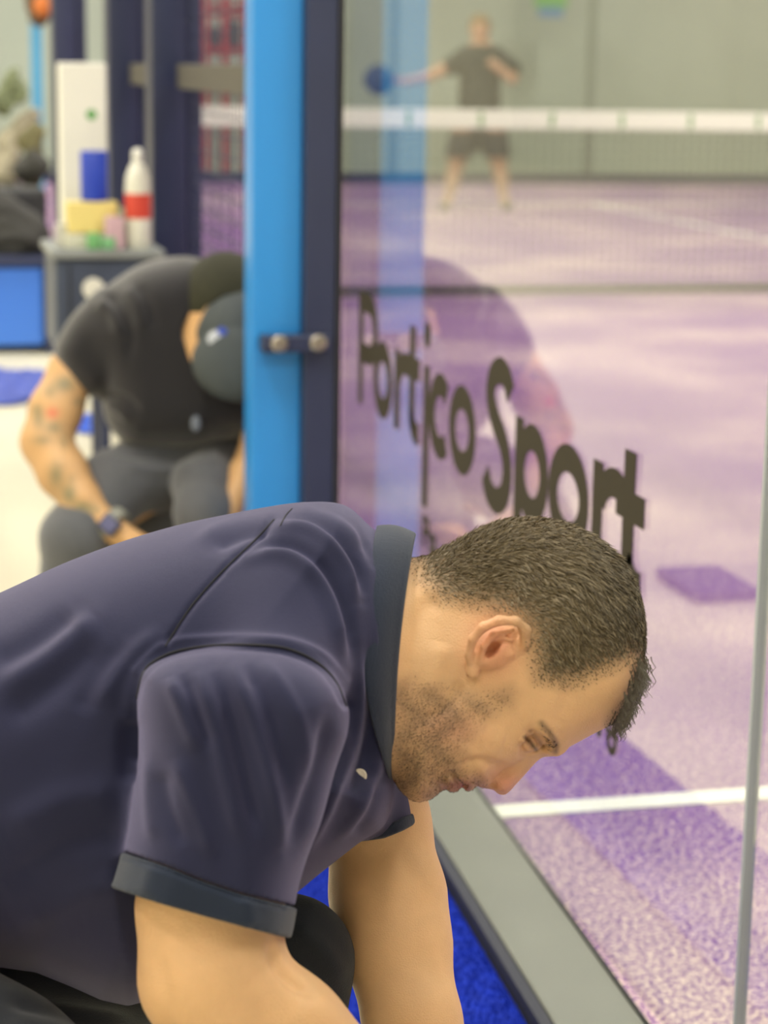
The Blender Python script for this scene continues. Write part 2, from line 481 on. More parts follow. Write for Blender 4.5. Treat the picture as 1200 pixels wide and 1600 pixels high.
# glass panels
def panel(y0, y1, label):
    g = MB().box(-.0015, .0015, y0, y1, .0225, 3.0).build('glass_wall', M['glass'])
    return tag(g, label, 'glass panel')
g1 = panel(2.032, 3.99, 'clear glass court wall panel printed with dark lettering')
g2 = panel(.02, 2.024, 'clear glass panel at the right edge beyond the joint')
j = MB().box(-.0062, .0062, 2.0245, 2.0315, .0225, 3.0, .001).build('glass_joint', mat('joint_silicone', (.30, .33, .36), .35))
tag(j, 'thin grey vertical joint strip between the two glass panels', 'joint strip')

# ---- lettering printed on the court side of the glass (s = distance from the post end, towards the camera)
NS = [0]
def ribbon(bm, pts, wd, closed=False, n=8):
    """flat stroke in (s, z) with pen width (wd = (across s, across z))"""
    P = smooth_poly(pts, n) if closed else (smooth_line(pts, n) if len(pts) > 2 else np.array(pts, float))
    T = np.roll(P, -1, 0)-np.roll(P, 1, 0) if closed else np.gradient(P, axis=0)
    T /= np.linalg.norm(T, axis=1)[:, None]
    Nn = np.stack([-T[:, 1], T[:, 0]], 1)
    hw = .5/np.sqrt((Nn[:, 0]/wd[0])**2+(Nn[:, 1]/wd[1])**2)
    A = P+Nn*hw[:, None]; B = P-Nn*hw[:, None]
    def vv(q, x): return bm.verts.new((x, 4.0-q[0], q[1]))
    NS[0] += 1; x0, x1 = -.0020-.00003*NS[0], -.0016
    ring = [[vv(a, x0), vv(b, x0), vv(b, x1), vv(a, x1)] for a, b in zip(A, B)]
    m = len(ring)
    for i in range(m if closed else m-1):
        p, q = ring[i], ring[(i+1) % m]
        for k in range(4): bm.faces.new((p[k], q[k], q[(k+1) % 4], p[(k+1) % 4]))
    if not closed:
        bm.faces.new(ring[0]); bm.faces.new(ring[-1][::-1])
W2 = (.036, .036)
def ovl(c, rx, rz, n=14): return [(c[0]+rx*math.cos(2*math.pi*k/n), c[1]+rz*math.sin(2*math.pi*k/n)) for k in range(n)]
def arc(c, rx, rz, a0, a1, n=9): return [(c[0]+rx*math.cos(math.radians(a0+(a1-a0)*k/n)), c[1]+rz*math.sin(math.radians(a0+(a1-a0)*k/n))) for k in range(n+1)]
bm = bmesh.new(); B0, XH, CP = .492, .628, .698
ym = (B0+XH)/2; ry = (XH-B0)/2-.018
ribbon(bm, [(.172, B0), (.172, CP)], W2)                                   # P
ribbon(bm, [(.172, CP-.018), (.215, CP-.018)]+arc((.235, CP-.064), .052, .046, 80, -80)+[(.215, CP-.11), (.172, CP-.11)], W2)
ribbon(bm, ovl((.345, ym), .052, ry), W2, True)                            # o
ribbon(bm, [(.450, B0), (.450, XH)], W2)                                   # r
ribbon(bm, arc((.505, XH-.06), .050, .043, 165, 60), W2)
ribbon(bm, [(.552, .680), (.552, .540)]+arc((.590, .532), .036, .026, 200, 285, 5), W2)  # t
ribbon(bm, [(.505, XH-.016), (.600, XH-.016)], W2)
ribbon(bm, [(.648, XH), (.648, .398)], (.034, .036))                       # long i
ribbon(bm, ovl((.646, .677), .010, .010, 10), (.020, .022), True)
ribbon(bm, arc((.735, ym), .052, ry, 48, 312, 14), W2)                     # c
ribbon(bm, ovl((.862, ym), .056, ry), W2, True)                            # o
ribbon(bm, [(1.105, .652), (1.085, .672), (1.052, .678), (1.018, .664), (1.008, .635), (1.035, .605), (1.075, .580), (1.098, .548), (1.090, .510), (1.055, .491), (1.015, .496), (.990, .520)], (.042, .038))  # S
ribbon(bm, [(1.152, .400), (1.152, XH)], W2)                               # p
ribbon(bm, ovl((1.213, ym), .052, ry), W2, True)
ribbon(bm, ovl((1.366, ym), .062, ry), W2, True)                           # o
ribbon(bm, [(1.478, B0), (1.478, XH)], W2)                                 # r
ribbon(bm, arc((1.538, XH-.060), .052, .044, 165, 60), W2)
ribbon(bm, [(1.588, .660), (1.588, .540)]+arc((1.626, .532), .036, .026, 200, 285, 5), (.038, .036))  # t
ribbon(bm, [(1.545, XH-.033), (1.640, XH-.033)], (.036, .036))
me = bpy.data.meshes.new('lettering'); bmesh.ops.recalc_face_normals(bm, faces=bm.faces[:]); bm.to_mesh(me); bm.free()
o = link('lettering', me, M['vinyl'], g1)
bm = bmesh.new(); s_ = (.011, .011)
ribbon(bm, [(.648, .333), (.648, .384)], s_); ribbon(bm, [(.648, .379), (.66, .379)]+arc((.667, .369), .012, .010, 80, -80, 5)+[(.66, .359), (.648, .359)], s_)
ribbon(bm, ovl((.700, .348), .014, .012), s_, True); ribbon(bm, [(.718, .333), (.718, .364)], s_)
ribbon(bm, ovl((1.515, .300), .003, .006, 8), (.010, .012), True)
ribbon(bm, [(1.543, .312), (1.546, .305)], (.009, .009)); ribbon(bm, ovl((1.562, .297), .012, .012), (.009, .009), True)
me = bpy.data.meshes.new('small_lettering'); bmesh.ops.recalc_face_normals(bm, faces=bm.faces[:]); bm.to_mesh(me); bm.free()
link('small_lettering', me, M['vinyl'], g1)

# posts
bp_ = MB().box(-.167, -.073, 4.03, 4.12, -.012, 3.4, .003).build('blue_post', M['blue'])
tag(bp_, 'bright blue square steel post beside the glass wall', 'post')
np_ = thing('navy_post', 'dark navy steel post holding the end of the lettered glass', 'post')
MB().box(-.0725, -.012, 3.998, 4.10, -.012, 3.4, .003).build('shaft', M['navy'], np_)
MB().box(-.0119, -.002, 3.993, 4.01, .004, 3.0, .001).build('gasket', M['black'], np_)
q = MB().box(-.154, -.024, 3.984, 3.997, .565, .598, .004).build('joining_plate', M['navy'], np_)
MB().box(-.154, -.074, 3.9972, 4.029, .567, .596).build('spacer', M['navy'], np_)
for x in (-.123, -.048):
    z = .583
    MB().lathe((x, 3.984, z), [(.016, 0), (.016, .003), (.0125, .007), (.006, .0075), (.0055, .003)], 24, (0, -1, 0)).build('bolt', M['bolt'], np_, True)

# posts farther along the court's side, with the mesh between them
def side_post(y, label):
    t = thing('court_post', label, 'post', 'navy posts along the side of the court')
    MB().box(-.115, -.02, y-.07, y+.07, -.012, 4.2, .004).build('shaft', M['navy'], t, True)
    MB().box(-.019, .030, y-.035, y+.035, -.012, 4.2, .003).build('inner_channel', M['navy'], t, True)
    MB().box(-.17, .04, y-.11, y+.11, -.0119, .0).build('foot_plate', M['navy'], t)
    return t
side_post(6.0, 'wide navy steel post nearest the crouching tattooed man')
side_post(7.1, 'navy steel post behind the white bottle with red band')
side_post(9.3, 'farthest navy post on the left, behind the tall white box')
def wires(x, y0, y1, z0, z1, st, r, name, m, parent):
    bm = MB()
    for k in range(int((y1-y0)/st)+1): bm.box(x-r, x+r, y0+k*st-r, y0+k*st+r, z0, z1)
    for k in range(int((z1-z0)/st)+1): bm.box(x-r+.002, x+r+.002, y0, y1, z0+k*st-r, z0+k*st+r)
    return bm.build(name, m, parent)
for y0, y1, lb in ((4.22, 5.885, 'wire mesh side panel beside the blue post'), (6.115, 6.985, 'wire mesh side panel between two navy posts, farther back')):
    t = thing('mesh_panel', lb, 'mesh panel')
    wires(-.01, y0, y1, .02, 3.0, .05, .0016, 'wire_grid', M['navy'], t)
    MB().box(-.052, -.016, y0, y1, 1.03, 1.095, .003).build('cross_rail', M['crossbar'], t)
    MB().box(-.05, -.016, y0, y1, -.01, .03, .003).build('bottom_rail', M['navy'], t)

# far end of the court
t = thing('far_fence', 'dark-based frame at the far end of the purple court', 'fence')
MB().box(0, 10, 20.0, 20.1, -.012, .10).build('base_beam', M['navy'], t)
for k in range(6): MB().box(k*2-.03 if k else 0, k*2+.03, 20.0, 20.08, .1, 3.0).build('upright', mat('grey_upright', (.20, .24, .19), .5) if k == 0 else bpy.data.materials['grey_upright'], t)
MB().box(0, 10, 20.0, 20.08, 3.0, 3.08).build('top_beam', M['navy'], t)

# net
net = thing('court_net', 'black court net with a white top band across the purple court', 'net')
bm = MB()
st = .045
for k in range(2, int(10/st)): bm.box(k*st, k*st+.004, 10-.0015, 10+.0015, .05, .84)
for k in range(17): bm.box(.085, 10, 10-.0018, 10+.0018, .06+k*st, .064+k*st)
bm.build('net_mesh', M['net'], net)
tp = MB().box(.085, 10, 9.99, 10.01, .815, .905, .004).build('top_band', M['tape'], net)
for k in range(26): MB().box(.18+k*.36, .20+k*.36, 9.9885, 9.9899, .825, .895).build('green_mark', M['green'], tp)
MB().box(.085, 10, 9.99, 10.01, .012, .05, .003).build('bottom_band', M['net'], net)
MB().cyl((.075, 10.0, 0), (.075, 10.0, .92), .02).build('net_post', M['navy'], net)

# ------------------------------------------------------------------ the man in front
Z1 = 1.5
SKIN = mat('skin', (.5, .3, .18), .48, 0, .4, .05, 60, .35, 900, attr='pigment', sss=.12)
SHIRT = mat('navy_jersey', (.0110, .0130, .040), .75, 0, .2, .06, 14, .3, 1500, sheen=.32)
SHIRT.node_tree.nodes['Principled BSDF'].inputs['Sheen Tint'].default_value = (.70, .64, 1, 1)
RIB = mat('slate_rib_knit', (.011, .018, .038), .8, 0, .2, .08, 30, .4, 1200, sheen=.18)
TROUS = mat('dark_work_trousers', (.007, .009, .014), .75, 0, .3, .1, 20, .3, 800, sheen=.1)
HAIRM = mat('hair', (.1, .08, .05), .6, 0, .5, attr='pigment')

skin_outline = [(480, 880), (560, 872), (650, 872), (690, 858), (730, 842), (765, 827), (800, 816), (850, 816), (897, 832), (935, 855),
                (963, 882), (982, 920), (994, 958), (1000, 1002), (1003, 1040), (997, 1075), (982, 1105), (955, 1132), (925, 1147), (900, 1160), (880, 1171),
                (866, 1180), (852, 1179), (838, 1182), (815, 1190), (795, 1202), (778, 1216), (766, 1227), (754, 1231),
                (745, 1228), (736, 1236), (727, 1236), (722, 1229), (716, 1236), (706, 1238), (697, 1233), (688, 1237), (676, 1247), (660, 1253), (643, 1250),
                (626, 1236), (608, 1215), (560, 1210), (480, 1215)]
def near(V): return V[:, 2] < 20
cl = Clay(Z1, [(-560, 600, 9), (600, 1034, 3)], [(770, 1270, 3), (1270, 2700, 9)], [(-520, -216, 9), (-216, 216, 3.6), (216, 470, 9)])
cl.puff(skin_outline, 0, 128, 92, 2.3, n=3)
# braincase, cheeks, neck
cl.ell((845, 965, 0), (160, 142, 158), .5, 30)
cl.ell((800, 1040, 0), (150, 120, 148), .3, 30)
cl.cap((690, 1025, 0), (500, 1025, 0), 120, 138, 40, 1.0)
cl.ell((720, 1130, -62), (85, 62, 62), .4, 40)          # cheek and jaw, near side
cl.ell((720, 1130, 62), (85, 62, 62), .4, 40)
for sg in (-1, 1):
    cl.ell((838, 1160, sg*72), (26, 24, 30), 0, 16, 'cut')   # eye sockets
    cl.ell((828, 1152, sg*62), (24, 23, 26), 0, 6)           # eyeball bulge and lids
    cl.cap((872, 1168, sg*42), (868, 1118, sg*98), 9, 11, 22)  # brow ridge
    cl.ell((781, 1219, sg*25), (17, 14, 12), .3, 7)          # nostril wing
    cl.ell((771, 1227, sg*30), (9, 7, 13), -.4, 2, 'cut')     # nostril
cl.puff([(868, 1160), (862, 1176), (850, 1179), (843, 1184), (833, 1196), (818, 1213), (806, 1226), (798, 1235), (789, 1242), (779, 1241), (771, 1234), (763, 1229), (762, 1205), (800, 1175)], 0, 34, 24, 2.0, 12, n=3)
# ear, near side and far side
for sg in (-1, 1):
    S = lambda x: sg*x
    cl.chain([(738, 1050, S(150), 7), (732, 1022, S(168), 7), (739, 998, S(184), 7.5), (755, 980, S(194), 8), (780, 970, S(196), 8.5), (805, 972, S(190), 9),
              (820, 985, S(176), 10), (821, 1004, S(162), 8.5), (812, 1020, S(148), 7)], 5)
    cl.ell((775, 1010, S(148)), (46, 33, 22), -.62, 8)
    cl.ell((782, 1001, S(186)), (34, 20, 24), -.55, 6, 'cut')
    cl.ell((768, 1014, S(176)), (19, 11, 30), -.8, 5, 'cut')
    cl.chain([(750, 1036, S(160), 5), (756, 1010, S(172), 6), (772, 990, S(178), 6), (800, 984, S(174), 5)], 4)
    cl.chain([(800, 1000, S(170), 4), (786, 996, S(172), 4), (774, 1000, S(170), 4)], 4)
    cl.ell((738, 1050, S(152)), (11, 11, 10), 0, 5)
    cl.ell((795, 1022, S(158)), (10, 7, 10), 0, 5)           # tragus
# trunk, arms, legs of the same body
cl.chain([(540, 1030, 0, 150), (420, 1050, 0, 165), (150, 1140, 0, 185), (-180, 1330, 0, 190), (-330, 1500, 0, 200)], 40, 1.35)
near_arm = [(420, 1110, -270, 95), (350, 1290, -325, 96), (328, 1420, -345, 111), (330, 1530, -350, 108)]
cl.chain(near_arm, 30, .85)
near_fore = [(330, 1530, -350, 108), (440, 1618, -310, 98), (620, 1760, -200, 72), (760, 1880, -100, 50), (800, 1915, -75, 46)]
cl.chain(near_fore, 34, .95)
far_arm = [(575, 1170, 240, 80), (590, 1290, 262, 80), (606, 1400, 250, 88), (618, 1470, 235, 84), (645, 1600, 190, 74), (700, 1800, 120, 54), (735, 1900, 90, 44)]
cl.chain(far_arm, 24, .95)
# hands: palm, four fingers and a thumb each, meeting over the rail
def hand(w, d, side, sc=1.0):
    w = np.array(w, float); d = np.array(d, float); d /= np.linalg.norm(d)
    n = np.array((0, 0, side), float); a = np.cross(d, n); a /= np.linalg.norm(a)
    P = lambda f, l, h=0: w+d*f*sc+a*l*sc+n*h*sc
    cl.chain([(*P(0, 0), 44*sc), (*P(60, 0), 50*sc), (*P(130, 0), 46*sc)], 14, .6)
    for l, L, r in ((-48, 150, 19), (-17, 172, 20), (15, 165, 19.5), (46, 130, 17)):
        b = P(135, l); k = P(135+L*.5, l*1.08, -14); e = P(135+L*.8, l*1.05, -55); t = P(135+L*.86, l, -92)
        cl.chain([(*b, r), (*k, r*.95), (*e, r*.9), (*t, r*.78)], 5)
    cl.chain([(*P(35, -40), 24*sc), (*P(85, -88, -20), 21*sc), (*P(135, -100, -48), 17*sc)], 8)
hand((800, 1915, -75), (.8, .55, .25), -1)
hand((735, 1900, 90), (.75, .62, -.1), 1)
near_leg = [(-300, 1560, -130, 200), (-20, 1710, -200, 168), (170, 2060, -205, 125), (200, 2470, -190, 104), (40, 2580, -180, 86), (-400, 2600, -170, 60)]
far_leg = [(-300, 1500, 130, 190), (0, 1500, 170, 150), (250, 1480, 170, 125), (450, 1500, 170, 96), (445, 1760, 185, 92), (410, 2270, 190, 56)]
cl.chain([(*p[:3], p[3]-22) for p in near_leg], 30); cl.chain([(*p[:3], p[3]-22) for p in far_leg], 30)
V, Q = cl.mesh()
V = lap(V, Q, 2, .5)
V = strokes(V, Q, [
    (-9, 6, [(822, 1146), (832, 1162), (836, 1168)]),           # upper lid crease
    (6, 7, [(812, 1150), (822, 1162), (832, 1170)]),
    (-7, 5, [(826, 1140), (842, 1156), (846, 1170)]),
    (7, 9, [(838, 1128), (856, 1146), (864, 1166)]),            # brow
    (-8, 4, [(736, 1236), (722, 1226), (708, 1212), (700, 1206)]),   # mouth line
    (5, 6, [(730, 1226), (715, 1212)]), (5, 7, [(706, 1226), (698, 1214)]),
    (-6, 9, [(792, 1204), (770, 1196), (745, 1190), (720, 1200)]),  # fold from nose to mouth
    (-5, 8, [(796, 1190), (788, 1206), (772, 1212), (764, 1220)]),
    (4, 22, [(790, 1160), (750, 1150)]),
    (-5, 26, [(760, 1110), (720, 1170)]),
    (-6, 16, [(640, 1090), (660, 960), (690, 940)]),            # neck cord
    (5, 18, [(670, 1090), (690, 1000)]),
    (-6, 10, [(722, 1060), (700, 1100), (660, 1130)]),          # jaw edge
    (-4, 14, [(900, 1075), (880, 1110), (868, 1140)]),          # temple
    (-9, 8, [(490, 1560), (440, 1520), (420, 1470)]),           # elbow crease
    (7, 26, [(470, 1560), (560, 1620)]), (-5, 14, [(240, 1480), (262, 1560), (262, 1640)]),
    (-5, 8, [(585, 1400), (610, 1430), (622, 1380)]),
], guard=near)
# pigment: redness, stubble shadow, hairy scalp; plus painted shade in the lid fold
x, y = V[:, 0], V[:, 1]
base = np.tile(np.array([.66, .40, .205]), (len(V), 1))
def blot(c, r, col, k):
    global base
    g = np.exp(-(((x-c[0])/r[0])**2+((y-c[1])/r[1])**2))[:, None]*k
    base = base*(1-g)+np.array(col)*g
blot((768, 1008), (42, 48), (.56, .20, .11), .8); blot((705, 1140), (50, 30), (.58, .22, .15), .45); blot((790, 1225), (30, 25), (.55, .20, .15), .65)
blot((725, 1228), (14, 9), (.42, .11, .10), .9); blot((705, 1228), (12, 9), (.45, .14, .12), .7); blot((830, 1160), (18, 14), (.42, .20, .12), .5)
blot((690, 1000), (60, 60), (.66, .43, .24), .6); blot((930, 1100), (40, 40), (.60, .36, .18), .5)
BEARD = np.array([(600, 1060), (640, 1052), (700, 1066), (745, 1080), (800, 1070), (812, 1082), (800, 1110), (760, 1130), (735, 1165), (732, 1195), (765, 1215), (765, 1236), (735, 1240), (700, 1250), (650, 1262), (600, 1230)], float)
SCALP = np.array([(640, 850), (655, 905), (690, 938), (735, 947), (790, 958), (812, 968), (828, 990), (832, 1030), (838, 1062), (880, 1070), (905, 1066), (938, 1050), (988, 1030), (1000, 1060), (985, 1090), (955, 1130), (980, 1150), (1040, 1090), (1040, 780), (640, 780)], float)
bd = np.clip(poly_dist(x, y, BEARD)/36+.3, 0, 1)[:, None]*.60*(.75+.25*np.sin(x/9.+2*np.sin(y/13.)))[:, None]
base = base*(1-bd)+np.array([.20, .125, .075])*bd
sd = np.clip(poly_dist(x, y, SCALP)/40+.45, 0, 1)[:, None]*.8
base = base*(1-sd)+np.array([.11, .085, .05])*sd
def linepig(pts, wd, col, k):
    global base
    g = np.exp(-(poly_dist(x, y, smooth_line(pts, 5), False)/wd)**2)[:, None]*k
    base = base*(1-g)+np.array(col)*g
linepig([(846, 1130), (860, 1146), (869, 1162), (868, 1174)], 5, (.10, .06, .035), .75)
linepig([(820, 1152), (830, 1162), (838, 1172)], 3, (.05, .03, .02), .85)
linepig([(828, 1142), (842, 1156), (848, 1168)], 2.6, (.20, .10, .06), .6)  # shade of the upper lid fold, painted into the skin colour
man = solid('person', V, Q, Z1, SKIN, None, base)
tag(man, 'man in navy polo shirt bending forward over the grey rail, short brown hair', 'person')
SV, SQ = V, Q

# hair: a close cap of short separate hairs
def strands(name, V, Q, region, n, length, direction, rad, pal, parent, seed=1, fade=20, lift=.5, mindist=0, sgn=0):
    r = np.random.RandomState(seed)
    c = V[Q].mean(1); A = np.linalg.norm(np.cross(V[Q[:, 2]]-V[Q[:, 0]], V[Q[:, 3]]-V[Q[:, 1]]), axis=1)/2
    N = normals(V, Q)
    if N[np.argmin(V[:, 2])][2] > 0: N = -N
    dd = poly_dist(c[:, 0], c[:, 1], region)
    keep = (dd > mindist) & (np.abs(c[:, 2]) < 175) & (c[:, 2]*sgn >= 0)
    p = np.where(keep, A*np.clip((dd-mindist)/fade+.04, 0, 1), 0); p /= p.sum()
    f = r.choice(len(Q), n, p=p)
    wgt = r.dirichlet((1, 1, 1, 1), n)
    P = (V[Q[f]]*wgt[..., None]).sum(1); NN = N[Q[f]].mean(1)
    D0 = direction(P); D0 = D0-NN*(D0*NN).sum(1)[:, None]; D0 /= np.maximum(np.linalg.norm(D0, axis=1), 1e-6)[:, None]
    D0 += r.normal(0, .22, D0.shape)
    L = length(P, dd[f])*r.uniform(.6, 1.2, n)
    a = (D0*(1-lift)+NN*lift); a /= np.linalg.norm(a, axis=1)[:, None]
    b = (D0*(1-lift*.4)+NN*lift*.25+np.array((0, .12, 0))); b /= np.linalg.norm(b, axis=1)[:, None]
    side = np.cross(a, NN+r.normal(0, .5, NN.shape)); side /= np.maximum(np.linalg.norm(side, axis=1), 1e-6)[:, None]
    side *= rad
    p1 = P+a*L[:, None]*.5; p2 = p1+b*L[:, None]*.5; P = P-NN*1.0
    VV = np.concatenate([P-side, P+side, p1-side*.8, p1+side*.8, p2-side*.15, p2+side*.15]); I = np.arange(n)
    QQ = np.concatenate([np.stack([I, I+n, I+3*n, I+2*n], 1), np.stack([I+2*n, I+3*n, I+5*n, I+4*n], 1)])
    colr = pal(P, r); colr = np.tile(colr, (6, 1))
    Pz = VV.copy(); Pz[:, 2] = Z1*(1+VV[:, 2]/F)
    o = raw(name, pxn(Pz), QQ, HAIRM, parent, False)
    at = o.data.attributes.new('pigment', 'FLOAT_COLOR', 'POINT'); cc = np.ones((len(VV), 4), np.float32); cc[:, :3] = colr; at.data.foreach_set('color', cc.ravel())
    return o
def hair_dir(P):
    x, y = P[:, 0], P[:, 1]
    t = np.clip((x-650)/360, 0, 1)
    d = np.stack([np.cos(t*1.5-.25), np.sin(t*1.5-.25), 0*x], 1)
    d[:, 1] += .35*np.sin(x/17.+y/40.)+.2*np.sin(x/31.-y/13.)
    return d
def hair_len(P, dd):
    top = np.clip((P[:, 0]-700)/260, 0, 1)
    return np.clip(4+dd*.2, 4, 12+24*top)
def hair_pal(P, r):
    n = len(P); g = r.rand(n)
    c = np.array([.085, .060, .024])+np.zeros((n, 3)); c *= r.uniform(.6, 1.5, n)[:, None]
    side = np.exp(-(((P[:, 0]-830)/120)**2+((P[:, 1]-960)/80)**2))
    grey = g < .12+.42*side
    c *= (1-.35*np.clip((P[:, 0]-880)/110, 0, 1))[:, None]
    c[grey] = np.array([.25, .20, .125])*r.uniform(.6, 1.2, grey.sum())[:, None]
    return c
hairo = strands('hair', SV, SQ, SCALP, 75000, hair_len, hair_dir, .62, hair_pal, man, 1, 60, .2, -12)
hairo['kind'] = 'stuff'
# curly fringe hanging in front of the forehead
r = np.random.RandomState(9); VV = []; QQ = []; n = 900
for i in range(n):
    t = r.rand(); p = np.array([1004-34*t+r.normal(0, 5), 1030+92*t+r.normal(0, 6), r.normal(0, 75)])
    ph = r.uniform(0, 6.28); L = r.uniform(18, 40); d = np.array([.25-.55*t, 1, 0]); base_ = len(VV)
    for k in range(9):
        q = k/8; c = p+d*L*q+np.array([math.sin(ph+q*7), math.cos(ph+q*6)*.5, math.cos(ph+q*7)])*6*q
        wd = 1.0*(1-.7*q); VV += [c+np.array([wd, 0, .5]), c-np.array([wd, 0, .5])]
        if k: b_ = base_+2*k; QQ.append((b_-2, b_-1, b_+1, b_))
VV = np.array(VV); Pz = VV.copy(); Pz[:, 2] = Z1*(1+VV[:, 2]/F)
fr = raw('fringe', pxn(Pz), QQ, HAIRM, hairo, False)
at = fr.data.attributes.new('pigment', 'FLOAT_COLOR', 'POINT'); cc = np.ones((len(VV), 4), np.float32); cc[:, :3] = np.array([.05, .04, .022]); at.data.foreach_set('color', cc.ravel())
st_ = strands('stubble', SV, SQ, BEARD, 12000, lambda P, d: np.full(len(P), 4.5), lambda P: np.tile(np.array([-.8, .5, 0.]), (len(P), 1)), .36,
              lambda P, r: np.array([.12, .075, .042])*r.uniform(.5, 2.2, len(P))[:, None], man, 4, 60, .25)
st_['kind'] = 'stuff'
brow = np.array([(843, 1128), (854, 1138), (866, 1152), (874, 1168), (866, 1178), (856, 1172), (858, 1158), (846, 1138)], float)
for sg in (-1, 1):
    strands('eyebrow', SV, SQ, brow, 70, lambda P, d: np.full(len(P), 8.), lambda P: np.tile(np.array([-.5, -.8, 0.]), (len(P), 1)), .7,
        lambda P, r: np.array([.09, .06, .035])*r.uniform(.5, 1.6, len(P))[:, None], man, 5, 3, .3, 0, sg)
lash = np.array([(816, 1156), (828, 1162), (838, 1172), (832, 1176), (820, 1168)], float)

# polo shirt
TORSO = [(-470, 1300), (-330, 1120), (-150, 990), (0, 926), (100, 880), (200, 843), (300, 815), (400, 796), (460, 786), (520, 785), (555, 800), (578, 840), (588, 900), (590, 1000),
         (592, 1100), (600, 1190), (616, 1240), (600, 1290), (560, 1318), (500, 1365), (430, 1420), (300, 1500), (200, 1572), (0, 1512), (-250, 1600), (-440, 1560)]
SLEEVE = [(212, 1080), (232, 1040), (280, 1018), (340, 1010), (440, 1014), (500, 1038), (538, 1080), (544, 1130), (520, 1205), (496, 1290), (468, 1380), (450, 1470), (420, 1540), (300, 1520), (150, 1450), (180, 1380), (200, 1300), (214, 1180)]
FARSL = [(640, 1180), (645, 1230), (652, 1275), (654, 1320), (600, 1345), (550, 1340), (525, 1300), (520, 1200), (560, 1140)]
GR = ([(-500, -100, 12), (-100, 680, 4)], [(765, 1600, 4)], [(-560, 120, 4.4), (120, 520, 12)])
def sleeve_clay(grow=0.):
    c = Clay(Z1, *GR)
    c.puff(SLEEVE, -338, 162, 100, 2.1, 0, n=4, grow=grow)
    return c
HEM = [(150, 1378), (174, 1387), (250, 1412), (320, 1432), (380, 1448), (437, 1463), (470, 1470), (475, 1640), (100, 1640)]
BAND = [(150, 1316), (200, 1332), (260, 1352), (320, 1376), (380, 1396), (442, 1411), (520, 1432), (475, 1640), (60, 1640)]
FHEM = [(500, 1320), (555, 1316), (600, 1310), (630, 1298), (662, 1280), (700, 1500), (500, 1420)]
c = Clay(Z1, *GR)
c.puff(TORSO, 40, 330, 250, 2.3, n=4)
c.cap((430, 1070, -300), (480, 960, -110), 88, 128, 60)
c.puff(FARSL, 262, 120, 66, 2.1, 30, n=4)
c.prism(FHEM, 'cut', s_lo=120)
c.chain([(450, 1010, 0, 190), (556, 1024, 0, 190)], 40, 1.12)
c.prism([(590, 700), (594, 900), (592, 1100), (600, 1196), (640, 1212), (900, 1212), (900, 700)], 'cut', s_hi=215)
b = sleeve_clay(); b.prism(BAND, 'cut')
h = np.clip(.5+.5*(c.F-b.F)/30, 0, 1); c.F = c.F+(b.F-c.F)*h-30*h*(1-h)
c.chain([(p[0], p[1], p[2], p[3]-2) for p in near_arm[1:]], 0, .85, 'cut')
c.cap((800, 1025, 0), (738, 1025, 0), 155, 152, 0, 1.05, 'cut')
V, Q = c.mesh(); V = lap(V, Q, 2, .5)
yo = lambda V: (V[:, 2] < 60)
